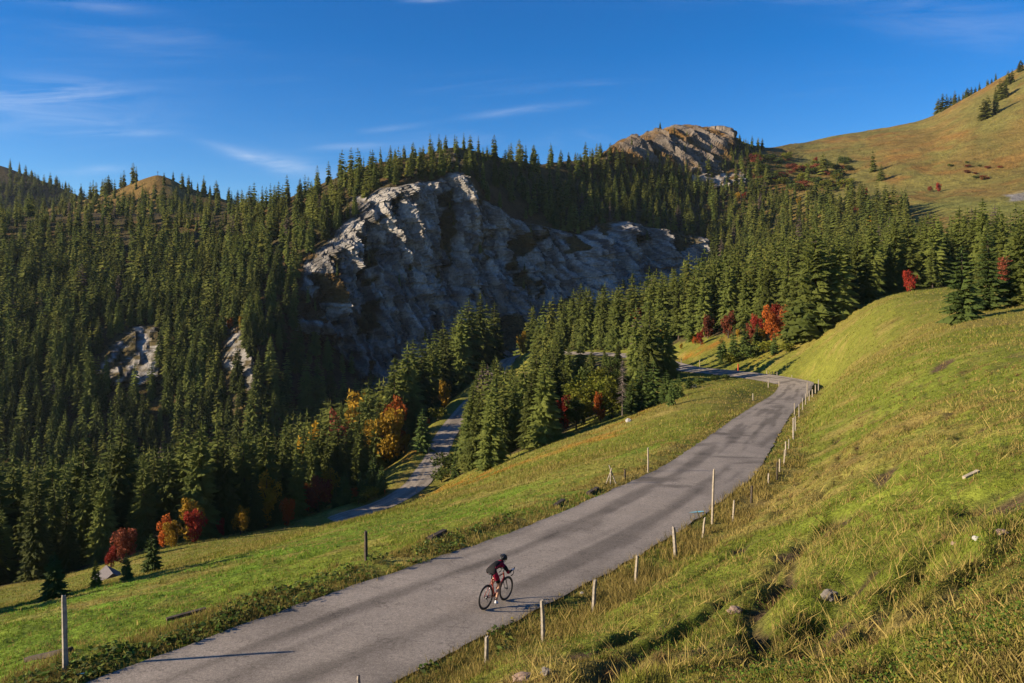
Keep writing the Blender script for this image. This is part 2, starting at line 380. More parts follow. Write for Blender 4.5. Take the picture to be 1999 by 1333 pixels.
# erosion scars with bare soil on the slope (metres: x, y, half length, half width, heading)
scars = [(P3(1555,1070,1),19.5,1.5,.45),(P3(1605,1210,1),10.6,.9,.4),(P3(1640,1010,1),20,1.3,.35),(P3(1960,985,1),14,1.3,.55),(P3(1480,1130,1),17,1.2,.25),(P3(1290,1215,1),15.2,1.3,.3),(P3(1130,1290,1),13.5,1.3,.35),(P3(1730,940,1),24,1.6,.35),
         (P3(1450,1045,1),23,1.3,.3),(P3(1840,690+40,1),60,2.5,.7),(P3(1350,1260,1),11.8,.8,.3),(P3(1560,1290,1),9.2,.6,.3),(P3(1700,1130,1),13.5,.7,.3)]
soil = np.zeros_like(GZ)
for c, Yc, hl, hw in scars:
    x0, y0 = c[0] * Yc, Yc; ca, sa = math.sin(0.62), math.cos(0.62)
    a = (GX - x0) * ca + (GY - y0) * sa; b = -(GX - x0) * sa + (GY - y0) * ca
    b = b + 0.3 * perlin(GX * 1.1, GY * 1.1, 3.3)
    g = np.exp(-(a / hl) ** 2 - (b / hw) ** 2); soil = np.maximum(soil, g)
GZ -= soil * 0.22 * offroad
ruts_todo = True
def gz(px, Y):
    """ground height of the near terrain"""
    px = np.atleast_1d(np.asarray(px, float)); ly = np.log(np.atleast_1d(np.asarray(Y, float)))
    i = np.clip((px - GPX[0]) / 6.0, 0, len(GPX) - 1.001); j = np.interp(ly, GLY, np.arange(len(GLY))); j = np.clip(j, 0, len(GLY) - 1.001)
    i0, j0 = i.astype(int), j.astype(int); fi, fj = i - i0, j - j0
    return (GZ[j0, i0] * (1 - fi) + GZ[j0, i0 + 1] * fi) * (1 - fj) + (GZ[j0 + 1, i0] * (1 - fi) + GZ[j0 + 1, i0 + 1] * fi) * fj
def gxy(x, y): return float(gz(CX + x / y * F, y)[0])
def hit(px, py, ymin=4.0):
    """first ground point seen at a photo position"""
    Ys = np.exp(np.arange(math.log(ymin), math.log(425), 0.004)); g = HY - gz(np.full(len(Ys), px), Ys) / Ys * F
    k = np.nonzero(g <= py)[0]; Y = Ys[k[0]] if len(k) else Ys[-1]
    return Vector(((px - CX) / F * Y, Y, float(gz(px, Y)[0])))
# cattle ruts along the slope (photo positions of their course, half width in metres)
RUTS = [([(1180,1330),(1270,1255),(1400,1180),(1500,1118),(1560,1075)], .22), ([(1470,1290),(1490,1200),(1535,1110),(1580,1050),(1640,1003),(1780,950)], .26), ([(1560,1300),(1600,1215),(1660,1120)], .30), ([(1850,1000),(1930,960),(2040,915)], .35), ([(1330,1143),(1420,1090)], .18),
        ([(1600,880),(1680,830),(1760,795)], .35), ([(1560,1010),(1640,930),(1700,905)], .22), ([(1720,790),(1830,735)], .5), ([(1880,850),(2000,800)], .4), ([(1700,1333),(1760,1270),(1860,1230)], .12), ([(1010,1333),(1130,1290),(1260,1215),(1330,1180)], .2), ([(1800,1130),(1900,1080),(2020,1060)], .2), ([(1640,1290),(1760,1180)], .14)]
rut = np.zeros_like(GZ)
rn1, rn2, rn3 = .35 * perlin(GX * .6, GY * .6, 1.7), .35 * perlin(GX * .6 + 40, GY * .6, 1.7), np.clip(.62 + 1.3 * fbm(GX * .45, GY * .45, 12.0, 3), 0, 1)
for line, hw in RUTS:
    pl = [hit(*p) for p in line]
    wx_ = GX + rn1 * (hw / .25); wy_ = GY + rn2 * (hw / .25)
    for a, b in zip(pl, pl[1:]):
        abx, aby = b.x - a.x, b.y - a.y; L2 = abx * abx + aby * aby
        t = np.clip(((wx_ - a.x) * abx + (wy_ - a.y) * aby) / L2, 0, 1); d = np.hypot(wx_ - a.x - t * abx, wy_ - a.y - t * aby)
        rut = np.maximum(rut, np.exp(-(d / hw) ** 2) * rn3 * min(1, hw / .2))
GZ -= rut * .42 * offroad
soil = np.maximum(soil, rut * .9)
# ground colours (albedo)
C = lambda *a: np.array(a)
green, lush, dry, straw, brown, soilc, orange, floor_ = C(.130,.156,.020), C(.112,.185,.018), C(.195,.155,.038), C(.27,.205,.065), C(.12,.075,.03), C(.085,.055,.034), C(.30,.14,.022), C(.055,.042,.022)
def mixv(a, b, k): return a * (1 - k[..., None]) + b * k[..., None]
GPXg = np.broadcast_to(GPX, GZ.shape); GPYg = HY - GZ / GY * F
nA, nB, nC = fbm(GX * .05, GY * .05, 4.4, 4), fbm(GX * .3, GY * .3, 5.5, 4), fbm(GX * 1.3, GY * 1.3, 6.5, 3)
col = np.broadcast_to(green, GZ.shape + (3,)).copy()
leftside = (sstep(1, -2, (GX - (GY - 17.9) * 0.52)))
col = mixv(col, lush, leftside * sstep(70, 40, GY) * sstep(-.3, .2, nA + .15))
col = mixv(col, dry, sstep(-.05, .35, nA + nB * .5) * .65)
col = mixv(col, dry, sstep(40, 120, GY) * .3)
col = mixv(col, straw, sstep(.12, .4, nB + nC * .3) * .45)
col = mixv(col, brown, sstep(.2, .5, fbm(GX * .16 + 30, GY * .16, 1.5, 4) + nC * .25 + .06) * .75 * right)
rside = sstep(-2, 4, (GX - (GY - 17.9) * 0.52)) * (GY < 150)
col = mixv(col, straw * .85, sstep(.05, .45, fbm(GX * .11 + 60, GY * .11, 3.5, 4) + nC * .2) * .5 * rside)
col = mixv(col, brown * 1.2, sstep(.22, .5, fbm(GX * .2 + 90, GY * .2, 8.5, 4) + nC * .2) * .6 * rside)
vg = np.exp(-((rd - .9) / 1.0) ** 2); col = mixv(col, straw * .8, np.where(rd > 0, vg, 0) * .55 * np.clip(.6 + nB * 2, 0, 1))
col = mixv(col, soilc, sstep(.25, .7, soil + nC * .25 * (soil > .05)) * .95)
edge_tm = right * tm * sstep(.78, .9, saw) * sstep(-.1, .3, nB + .1); col = mixv(col, soilc * 1.1, edge_tm * .8)
def blob(x, y, cx, cy, rx, ry, rot=0):
    c, s = math.cos(rot), math.sin(rot); a = (x - cx) * c + (y - cy) * s; b = -(x - cx) * s + (y - cy) * c
    return np.exp(-(a / rx) ** 2 - (b / ry) ** 2)
def at_xy(px, py): h = hit(px, py); return h.x, h.y
# bracken and autumn patches standing on the ground, by place (metres)
for (pa, pb, wd) in (((838,962),(955,928),3.0),((955,928),(1190,850),3.5),((610,1003),(720,960),3.5),((690,955),(790,900),4.0),((790,900),(850,850),4.0),((1190,835),(1260,800),4.0),((1480,705),(1580,650),3.0),((1330,705),(1400,668),4.5),((960,880),(990,850),4)):
    a, b = np.array(at_xy(*pa)), np.array(at_xy(*pb)); ab = b - a; L2 = (ab ** 2).sum()
    t = np.clip(((GX - a[0]) * ab[0] + (GY - a[1]) * ab[1]) / L2, 0, 1)
    d = np.hypot(GX - a[0] - t * ab[0], GY - a[1] - t * ab[1])
    col = mixv(col, orange if wd <= 3.5 else orange * .8, np.exp(-(d / wd) ** 2) * (rd > 1.0) * np.clip(.45 + nB * 2.2 + nC * .8, 0, 1))
# ------------------------------------------------------------------ near forest zones: plan polygons (photo column, distance)
zones = {
 'valley': [(-500,130),(0,132),(150,136),(330,150),(450,158),(560,166),(640,182),(700,196),(760,215),(800,235),(840,262),(880,285),(930,305),(960,322),(975,350),(-500,350)],
 'island': [(893,172),(935,150),(1000,138),(1080,128),(1130,152),(1190,158),(1250,165),(1310,176),(1290,205),(1180,242),(1080,268),(1020,285),(975,262),(938,232),(912,208)],
 'upper': [(1030,335),(1120,310),(1200,285),(1270,262),(1330,252),(1400,235),(1480,224),(1540,214),(1600,202),(1680,194),(1760,196),(1850,185),(1960,170),(2300,170),(2300,260),(1900,300),(1760,420),(1000,420)],
}
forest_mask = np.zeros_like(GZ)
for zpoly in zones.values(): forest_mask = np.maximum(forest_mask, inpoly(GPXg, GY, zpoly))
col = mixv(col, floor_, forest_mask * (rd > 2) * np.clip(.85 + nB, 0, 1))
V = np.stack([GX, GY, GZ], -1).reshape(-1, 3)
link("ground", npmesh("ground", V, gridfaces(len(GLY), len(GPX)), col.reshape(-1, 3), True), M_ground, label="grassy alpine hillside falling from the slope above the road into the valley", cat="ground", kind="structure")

# ------------------------------------------------------------------ road surfaces
def road_mesh(name, P, w, nx, stain_px=(), bank=False):
    t = np.gradient(P[:, :2], axis=0); t /= np.linalg.norm(t, axis=1)[:, None]; nrm = np.stack([-t[:, 1], t[:, 0]], 1)
    s = np.arange(len(P)) * np.linalg.norm(P[1] - P[0])
    u = np.linspace(-1, 1, nx)
    w = w * (1 + .22 * sstep(118, 150, P[:, 1])) if bank else w
    wl_ = w / 2 + 0.10 * fbm(s * .8, 0 * s, .5, 4) * 2; wr_ = w / 2 + 0.10 * fbm(s * .8, 0 * s + 9, .5, 4) * 2
    off = np.where(u[None] > 0, u[None] * wl_[:, None], u[None] * wr_[:, None])
    X = P[:, 0, None] + nrm[:, 0, None] * off; Y = P[:, 1, None] + nrm[:, 1, None] * off
    Z = P[:, 2, None] + 0.03 * (1 - u[None] ** 2) + 0.012 * fbm(X * .5, Y * .5, .1, 2) + 0.012
    if bank: Z = Z - .35 * u[None] * sstep(118, 150, P[:, 1])[:, None]
    ss = np.broadcast_to(s[:, None], off.shape)
    base = C(.305, .262, .212)
    c = np.broadcast_to(base, X.shape + (3,)).copy()
    tracks = np.exp(-((np.abs(off) - 1.0) / .45) ** 2)
    streak = fbm(off * 1.3, ss * .07, 1.0, 4)
    dark = sstep(.0, .35, streak + .22 * tracks) * .42 + sstep(.05, .45, fbm(X * .25, Y * .25, 3.0, 4)) * .24
    px, py = CX + X / Y * F, HY - Z / Y * F
    for (a, b, rx, ry, rot, k) in stain_px:
        h = hit(a, b); sx, sy = h.x, h.y
        g = blob(X, Y, sx, sy, rx, ry, rot + .35 * 0)
        dark = np.maximum(dark, k * sstep(.25, .75, g + .5 * fbm(X * 1.1, Y * 1.1, 8.0, 3)))
    edge = sstep(.86, 1.0, np.abs(u))[None] * np.clip(.5 + fbm(ss * .6, off, 2.0, 3), 0, 1)
    c = c * (1 - np.clip(dark, 0, .62)[..., None]); c = mixv(c, C(.11, .10, .085), edge * .6)
    return npmesh(name, np.stack([X, Y, Z], -1).reshape(-1, 3), gridfaces(len(P), nx), c.reshape(-1, 3), True)
M_asph = tint_mat("asphalt", ((0.8, 0.10), (9.0, 0.16), (28.0, 0.30), (80.0, 0.35)), (0.6, 0.015, ((40.0, 1.0), (120.0, 0.6))), 0.85)
_N, _L = M_asph.node_tree.nodes, M_asph.node_tree.links; _b = _N['Principled BSDF']; _src = _b.inputs['Base Color'].links[0].from_socket
for _sc, _th, _k in ((.45, .005, .72), (1.3, .006, .82)):      # hair cracks and sealed seams
    _t = noise_node(_N, _L, _sc, 5, .55); _m = _N.new("ShaderNodeMath"); _m.operation = 'SUBTRACT'; _L.new(_t.outputs[0], _m.inputs[0]); _m.inputs[1].default_value = .5
    _a = _N.new("ShaderNodeMath"); _a.operation = 'ABSOLUTE'; _L.new(_m.outputs[0], _a.inputs[0])
    _src = scale_col(_N, _L, _src, maprange(_N, _L, _a.outputs[0], _th * .4, _th, _k, 1.0))
_L.new(_src, _b.inputs['Base Color'])
stains = [(540,1205,1.0,.5,.9,.30),(1275,938,1.6,.9,.2,.5),(1315,952,1.3,.5,.0,.42),(1400,848,2.0,1.2,.2,.5),(1440,852,2.0,.6,0,.45),(1440,895,2.2,.5,.1,.42),(1462,905,1.6,.4,.5,.4),(1520,795,4,1.0,1.2,.4),(1500,780,3,1.2,.3,.5),(1370,870,2.4,.5,.9,.35),(1530,750,5,1.2,.6,.5),(1120,1035,2.5,.7,.95,.35),(900,1090,1.8,.25,.9,.3)]
link("road", road_mesh("road", UP, W, 25, stains, True), M_asph, label="grey asphalt mountain road with dark tar stains sweeping round the meadow", cat="road", kind="structure")
link("road", road_mesh("lower_road", LO, WL, 13), M_asph, label="narrow lower stretch of the road after the hairpin among spruces", cat="road", kind="structure")
M_cyan = simple_mat("cyan survey paint", (0.16, 0.50, 0.60), 0.7, 0.15)
def paint_mark(px, py, l, w, rot, label):
    h = hit(px, py); k = np.argmin((UP[:, 0] - h.x) ** 2 + (UP[:, 1] - h.y) ** 2)
    bm = bmesh.new(); vs = []
    for i in range(10):
        a = i / 10 * 2 * math.pi; r = 1 + .25 * math.sin(3 * a + px)
        x, y = l * r * math.cos(a), w * r * math.sin(a)
        vs.append(bm.verts.new((x * math.cos(rot) - y * math.sin(rot), x * math.sin(rot) + y * math.cos(rot), 0)))
    bm.faces.new(vs)
    link("paint_mark", bm_mesh("paint_mark", bm), M_cyan, label=label, cat="paint mark", kind="structure", loc=(h.x, h.y, UP[k, 2] + .062))
paint_mark(168, 1326, .16, .06, .3, "small cyan paint dash at the road edge near the tall grey post")
paint_mark(1362, 1004, .35, .07, .3, "small cyan paint dash at the road edge below the tall snow pole")

# ------------------------------------------------------------------ mountains: lofted through contour lines (photo column -> row, distance)
cols_ = {
 -520:[(1030,340),(900,365),(760,400),(620,460),(520,540),(430,660),(560,1000)], 0:[(1022,340),(890,365),(745,400),(610,455),(510,535),(428,655),(560,1000)],
 200:[(1005,345),(860,370),(725,405),(600,455),(500,535),(418,655),(560,1000)], 400:[(985,350),(840,372),(715,400),(595,448),(505,525),(418,640),(540,950)],
 500:[(970,345),(820,362),(700,384),(575,428),(485,508),(407,620),(520,900)], 560:[(955,352),(810,376),(690,408),(545,450),(458,508),(390,602),(500,860)],
 620:[(940,360),(800,392),(690,432),(495,470),(424,515),(364,588),(480,840)], 700:[(915,368),(805,408),(730,452),(408,498),(368,530),(333,580),(450,820)],
 760:[(905,373),(795,415),(722,462),(360,512),(338,540),(316,582),(440,820)], 820:[(890,378),(785,420),(706,472),(342,526),(324,552),(304,588),(430,830)],
 890:[(878,384),(775,428),(688,484),(336,541),(311,563),(289,595),(430,840)], 940:[(865,388),(770,434),(678,492),(388,549),(338,576),(300,612),(430,860)],
 1000:[(850,392),(762,440),(658,504),(428,559),(368,596),(314,642),(430,880)], 1060:[(840,395),(752,446),(645,516),(445,568),(378,616),(322,672),(430,900)],
 1120:[(825,400),(742,452),(630,522),(455,572),(383,630),(317,700),(430,930)], 1200:[(790,405),(715,462),(605,542),(434,592),(372,660),(294,740),(420,980)],
 1270:[(760,410),(690,472),(575,562),(448,607),(375,680),(272,780),(410,1020)], 1350:[(720,415),(650,480),(545,572),(461,612),(382,690),(255,820),(400,1060)],
 1400:[(690,418),(620,490),(535,562),(463,622),(372,700),(263,830),(400,1060)], 1500:[(645,420),(575,490),(520,542),(460,602),(372,690),(291,860),(380,1060)],
 1600:[(600,420),(550,460),(500,520),(440,580),(372,670),(277,950),(340,1150)], 1700:[(560,415),(520,440),(470,490),(420,550),(370,640),(259,950),(320,1150)],
 1800:[(535,410),(500,430),(455,470),(412,525),(375,600),(239,950),(300,1150)], 1900:[(512,405),(480,425),(435,460),(402,510),(362,590),(188,950),(260,1150)],
 1999:[(490,400),(460,420),(415,460),(387,505),(338,590),(131,950),(200,1150)], 2300:[(440,395),(410,420),(350,460),(300,520),(200,620),(-40,950),(0,1150)], 2560:[(420,395),(380,420),(320,460),(250,520),(120,620),(-150,950),(-100,1150)]}
kx = sorted(cols_)
MPX = np.unique(np.concatenate([np.arange(-520, 560, 8.), np.arange(560, 1400, 2.2), np.arange(1400, 1520, 4.), np.arange(1520, 2561, 8.)]))
segs = [24, 40, 190, 70, 80, 30]
MV = np.concatenate([k + np.arange(s) / s for k, s in enumerate(segs)] + [[6.0]])
LY_ = np.stack([pchip(kx, [cols_[k][j][1] for k in kx], MPX) for j in range(7)]); LP_ = np.stack([pchip(kx, [cols_[k][j][0] for k in kx], MPX) for j in range(7)])
LZ_ = (HY - LP_) / F * LY_
def pchip_rows(Yk, q):      # monotone cubic down the rows, all columns at once
    d = np.diff(Yk, axis=0); m = np.zeros_like(Yk); m[0], m[-1] = d[0], d[-1]
    a, b = d[:-1], d[1:]; m[1:-1] = np.where(a * b > 0, 2 * a * b / (a + b + 1e-12), 0)
    k = np.clip(np.floor(q).astype(int), 0, len(Yk) - 2); t = (q - k)[:, None]
    return (2*t**3-3*t**2+1)*Yk[k] + (t**3-2*t**2+t)*m[k] + (-2*t**3+3*t**2)*Yk[k+1] + (t**3-t**2)*m[k+1]
MY = pchip_rows(LY_, MV); MZ = pchip_rows(LZ_, MV); MX = (MPX[None] - CX) / F * MY
MPY = HY - MZ / MY * F; MPXg = np.broadcast_to(MPX, MZ.shape)
w1 = 14 * fbm(MX * .02, MZ * .03, MY * .02, 4); w2 = 14 * fbm(MX * .02 + 40, MZ * .03, MY * .02, 4)
def soft(poly, r=10):
    """soft membership of a plan patch with a wandering edge"""
    x, y = MPXg + w1 * 1.6, MPY + w2 * 1.6; s = 0
    for dx, dy in ((0, 0), (r, 0), (-r, 0), (0, r), (0, -r)): s = s + inpoly(x + dx, y + dy, poly)
    return s / 5.0
cliff = soft([(585,560),(600,505),(655,465),(705,402),(745,362),(800,356),(850,366),(885,345),(925,385),(960,410),(1000,432),(1060,450),(1120,460),(1200,434),(1260,449),(1330,457),(1370,470),(1390,520),(1330,600),(1100,740),(800,790),(720,770),(680,700),(640,660),(585,640)])
knoll = soft([(1175,300),(1240,262),(1300,245),(1350,235),(1400,240),(1430,252),(1425,300),(1390,335),(1320,335),(1260,320),(1190,320)], 14)
outs = soft([(180,735),(205,680),(255,635),(305,640),(305,750),(240,760)], 5) + soft([(425,630),(465,640),(498,700),(495,775),(440,710)], 5) + soft([(1345,338),(1450,335),(1455,360),(1350,358)], 4) + soft([(655,395),(700,375),(705,400),(670,425)], 4) + soft([(840,300),(870,290),(920,300),(915,330),(850,330)], 4) * .6 + soft([(520,440),(545,440),(560,520),(530,560)], 4) * .5
outs = outs + .62 * soft([(585,520),(640,470),(690,440),(680,560),(660,640),(690,720),(640,660),(590,640)], 14)
gully = soft([(505,560),(590,505),(640,600),(720,740),(690,800),(540,800),(505,700)], 12)
# rock relief: ribs and gullies running down the face, tilted to the right going down
fx = MPXg * .5 * (MY / F) * 2; dn = -MZ
rib = ridged((fx - dn * .55 + w1 * .8) * .026, dn * .007 + w2 * .01, .4, 5, .55)
rib2 = ridged((fx - dn * .40 + w2 * .5) * .065, dn * .022, 2.4, 4, .55)
strat = fbm(fx * .05 + .3 * w1 * .1, dn * .10, 5.0, 4)
# main buttresses of the face (photo column along the top, half width)
but = 0
for c0, c1, wd, am in ((690,640,26,1.0),(790,735,30,1.1),(840,800,18,.8),(893,905,24,1.25),(960,940,18,.6),(1040,1010,22,.7),(1130,1160,20,1.9),(1190,1215,17,2.0),(1270,1300,18,1.3),(1330,1335,14,.6)):
    tt = sstep(330, 720, MPY); cc = c0 + (c1 - c0) * tt + w1 * .8
    but = but + am * np.exp(-((MPXg - cc) / (wd * (1 + .5 * tt))) ** 2) * sstep(760, 560, MPY)
u_ = fx - dn * .28 + w1 * .5
diag = ridged((fx - dn * .95 + w2) * .030, dn * .006, 6.0, 3, .5)
disp = cliff * (9 * (ridged(u_ * .040, dn * .006, .4, 2) - .3) + 6.5 * (rib2 - .2) + 3.6 * ridged(u_ * .14, dn * .02, 5.0, 3, .6) + 1.6 * ridged(u_ * .38, dn * .06, 5.5, 2) + 5 * (diag - .3) * sstep(400, 560, MPY)
     + 4.2 * cells(u_ * .15, dn * .05) + 2.0 * cells(u_ * .42, dn * .16, 50) + 1.9 * cells(fx * .05, dn * .26 + fx * .03, 80) + 9 * (but - .35)) \
     + sstep(0, 1, knoll) * (11 * (ridged((fx - dn * .7) * .034, dn * .012, 3.3, 4, .5) - .5) + 5 * rib2 + 3 * cells((fx - dn * .6) * .09, dn * .05, 9)) + np.clip(outs, 0, 1) * (6 * rib2 + 5 * ridged((fx + dn * .9) * .12, dn * .03, 7.0, 3) + 3 * cells(fx * .2, dn * .2, 70))
NX, NY = .62, -.78
MXd = MX + disp * NX; MYd = MY + disp * NY
MZd = MZ + knoll * (6 * rib2 + 5 * cells(fx * .07, dn * .02, 20)) + cliff * 2.0 * strat + (1 - np.clip(cliff + knoll, 0, 1)) * (3.0 * fbm(MX * .02, MY * .02, 1.0, 4) + .8 * fbm(MX * .09, MY * .09, 1.0, 3)) * sstep(0, .3, MV)[:, None] * np.where(MV > 4.9, .25, 1)[:, None]
rockm = np.clip(cliff * (0.85 + .6 * rib2 + .5 * strat) + knoll * (-.06 + .9 * ridged((fx - dn * .7) * .030, dn * .012, 3.3, 4, .5) + .3 * rib2) + np.clip(outs, 0, 1) * (-.08 + .9 * ridged((fx + dn * .9) * .15, dn * .05, 7.0, 3) + .25 * cells(fx * .3, dn * .3, 61)), 0, 1)
ledge = sstep(-.02, .18, fbm(fx * .022 + 5, (dn + fx * .5) * .045, 3.0, 4)) * cliff * sstep(0.0, .5, 1 - but)
ledge = np.maximum(ledge, cliff * sstep(690, 620, MPXg - .1 * (MPY - 550)) * sstep(-.15, .15, fbm(fx * .05, dn * .09, 15.0, 4) + .03))
rockm = rockm * (1 - .9 * ledge); rockm = sstep(.3, .6, rockm)
rock_c = mixv(np.broadcast_to(C(.30, .280, .255), MZ.shape + (3,)), C(.105, .098, .092), sstep(-.12, .26, .5 * strat + .8 * fbm(u_ * .22, dn * .025, 8, 4) + .25 * cells(u_ * .3, dn * .08, 33)))
rock_c = mixv(rock_c, C(.25, .215, .175), sstep(.1, .5, fbm(fx * .03, dn * .03, 12, 3)) * .6)
heath, alp, alpgreen, ochre = C(.085,.046,.020), C(.165,.115,.034), C(.14,.125,.035), C(.19,.10,.028)
a1 = fbm(MX * .012, MY * .012, 2.0, 4); a2 = fbm(MX * .05, MY * .05, 3.0, 4)
mc = np.broadcast_to(C(.07,.055,.024), MZ.shape + (3,)).copy()
mc = mixv(mc, ochre * .8, sstep(.0, .4, a2 + a1 * .5) * .5)
mc = mixv(mc, heath, np.clip(gully + soft([(890,330),(960,360),(1060,430),(1010,445),(930,380)], 12), 0, 1) * .9)
alpm = np.clip(sstep(1430, 1560, MPXg + (MPY - 330) * .2), 0, 1)
ac = mixv(np.broadcast_to(alpgreen, MZ.shape + (3,)), alp, sstep(-.2, .25, a1 + a2 * .3)); ac = mixv(ac, ochre, sstep(.02, .40, a2 * .7 + fbm(MX * .01 + 9, MY * .02, 7, 3)) * .7)
band = np.exp(-((MPY - 402 - .02 * (MPXg - 1800)) / 12) ** 2) * sstep(1760, 1830, MPXg); ac = mixv(ac, C(.125, .135, .035), band * .8)
mc = mixv(mc, ac, alpm)
mc = mixv(mc, ochre * .75, knoll * .8); rock_c = mixv(rock_c, C(.125, .098, .075), knoll * .8)
mc = mixv(mc, rock_c, rockm)
mc = mixv(mc, C(.20,.19,.18), soft([(1966,377),(2040,372),(2040,392),(1960,394)], 2))
Vm = np.stack([MXd, MYd, MZd], -1)
link("mountain", npmesh("mountain", Vm.reshape(-1, 3), gridfaces(len(MV), len(MPX)), mc.reshape(-1, 3), False), M_mount, label="wooded mountain with a grey limestone cliff and a russet alp beyond the valley", cat="mountain", kind="structure")
# far hills on the left
def hill(name, line, ridge, base, nrow, label, c1, c2):
    xs = np.arange(line[0], line[1], 6.); k = sorted(ridge)
    r_py = pchip(k, [ridge[a][0] for a in k], xs); r_Y = pchip(k, [ridge[a][1] for a in k], xs)
    rows = []
    for v in np.linspace(0, 1.5, nrow):
        t = min(v, 1.0); Y = base[1] + (r_Y - base[1]) * t + (v - t) * 500
        py = base[0] + (r_py - base[0]) * (t ** .85) + (v - t) * 120
        rows.append(np.stack([(xs - CX) / F * Y, Y, (HY - py) / F * Y], -1))
    G = np.array(rows); t = np.linspace(0, 1.5, nrow)[:, None]
    terr = np.abs(((G[..., 2] / 7.0 + 1.2 * fbm(G[..., 0] * .01, G[..., 1] * .01, 2, 3)) % 1) - .5)
    G[..., 2] += np.where(t > .97, .15, 1) * (3.0 * fbm(G[..., 0] * .015, G[..., 1] * .015, 3.0, 4) + 1.6 * (terr - .25)) * sstep(0, .2, t)
    kk = sstep(-.2, .3, fbm(G[..., 0] * .02, G[..., 1] * .02, 5, 3))
    cc = mixv(np.broadcast_to(c1, G.shape), c2, kk)
    link(name, npmesh(name, G.reshape(-1, 3), gridfaces(nrow, len(xs)), cc.reshape(-1, 3), True), M_mount, label=label, cat="hill", kind="structure")
    return xs, G
HX, HG = hill("hill", (-400, 620), {-400:(430,900), 0:(425,860), 60:(412,850), 130:(398,840), 200:(378,830), 255:(358,820), 290:(345,815), 308:(341,815), 330:(347,815), 360:(362,815), 420:(382,815), 470:(400,815), 520:(418,815), 620:(450,815)}, (520, 660), 60,
     "small pointed grassy hilltop with cattle steps beyond the forest", C(.15,.095,.03), C(.19,.135,.045))
FX, FG = hill("hill", (-700, 420), {-700:(200,1500), -300:(255,1450), -100:(302,1400), 0:(322,1380), 60:(344,1370), 110:(362,1360), 160:(384,1350), 240:(420,1340), 420:(470,1330)}, (560, 1000), 50,
     "dark heath covered mountainside at the far end of the valley", C(.045,.035,.018), C(.07,.052,.022))

# ------------------------------------------------------------------ tree meshes
def spruce_mesh(seed, whorls, nbr, rad, detail, gap=0.0, droop=0.45):
    """crown (verts, tris) of height 1: whorls of drooping sprays"""
    r = np.random.default_rng(seed); V = []; Tn = []
    def tri(a, b, c):
        i = len(V); V.extend((a, b, c)); Tn.append((i, i + 1, i + 2))
    z0 = 0.06 + gap
    for w in range(whorls):
        t = (w + r.uniform(-.25, .25)) / whorls; t = min(max(t, 0), .985)
        zb = z0 + (1 - z0) * t ** 0.95
        Rw = rad * (1 - t) ** 0.62 * (0.55 + .45 * min(1, (t + .02) / .12)) + .006
        k = max(4, int(nbr * (0.55 + .45 * (1 - t)))); a0 = r.uniform(0, 6.28)
        for b in range(k):
            if r.random() < .06: continue
            a = a0 + (b + r.uniform(-.35, .35)) / k * 6.283
            Lb = Rw * r.uniform(.68, 1.18); dr = droop * r.uniform(.7, 1.35) * (1 - .75 * t)
            d = np.array([math.cos(a), math.sin(a), 0]); s = np.array([-d[1], d[0], 0]); up = np.array([0, 0, 1.])
            p0 = np.array([0, 0, zb]) + d * Lb * .06
            p1 = np.array([0, 0, zb - Lb * dr * .45]) + d * Lb * .55
            p2 = np.array([0, 0, zb - Lb * dr * (.95 if t < .6 else .6)]) + d * Lb
            wd = Lb * r.uniform(.28, .42)
            dz = up * wd * .8
            if detail == 0:
                tri(p0, p1 + s * wd * 1.25 - dz, p2); tri(p0, p2, p1 - s * wd * 1.25 - dz)
                continue
            tri(p0, p1 + s * wd * .75 - dz, p1); tri(p0, p1, p1 - s * wd * .75 - dz)
            tri(p1, p1 + s * wd * .6 - dz * .8, p2); tri(p1, p2, p1 - s * wd * .6 - dz * .8)
            for q in (.35, .62, .85):
                c = p0 + (p1 - p0) * q / .55 if q < .55 else p1 + (p2 - p1) * (q - .55) / .45
                for sg in (-1, 1):
                    ln = Lb * r.uniform(.22, .40) * (1.15 - q * .6)
                    e = c + (s * sg * .8 + d * .65) * ln - up * ln * r.uniform(.25, .8)
                    h = c + d * ln * .45 - up * ln * .30
                    tri(c, e, h)
            if r.random() < .7:
                c = p0 + (p1 - p0) * .8; tri(c + s * wd * .3, c - s * wd * .3, c + d * Lb * .1 - up * Lb * r.uniform(.22, .42))
    top = np.array([0, 0, 1.0])
    for k in range(3):
        a = k * 2.1; tri(top, np.array([.012 * math.cos(a), .012 * math.sin(a), .90]), np.array([.012 * math.cos(a + 2), .012 * math.sin(a + 2), .90]))
    return np.array(V), np.array(Tn)
def trunk_mesh(name, r0=.016, h=.96, seg=7, limbs=0, seed=0, mat=None):
    bm = bmesh.new(); rr = random.Random(seed)
    def cone(a, b, ra, rb):
        a, b = Vector(a), Vector(b); q = (b - a).to_track_quat('Z', 'Y'); ring = []
        for p, r in ((a, ra), (b, rb)):
            ring.append([bm.verts.new(p + q @ Vector((r * math.cos(i / seg * 6.283), r * math.sin(i / seg * 6.283), 0))) for i in range(seg)])
        for i in range(seg): bm.faces.new((ring[0][i], ring[0][(i + 1) % seg], ring[1][(i + 1) % seg], ring[1][i]))
        bm.faces.new(ring[1])
    cone((0, 0, -.03), (0, 0, .05), r0 * 1.4, r0); cone((0, 0, .05), (0, 0, h), r0, r0 * .12)
    for k in range(limbs):
        z = rr.uniform(.2, .7) * h; a = rr.uniform(0, 6.28); l = rr.uniform(.15, .30)
        cone((0, 0, z), (math.cos(a) * l, math.sin(a) * l, z + l * rr.uniform(.5, 1.1)), r0 * .5, r0 * .12)
    me = bm_mesh(name, bm, True)
    if mat: me.materials.append(mat)
    return me
def tri_mesh(name, VT, mat):
    me = npmesh(name, VT[0], VT[1]); me.materials.append(mat); return me
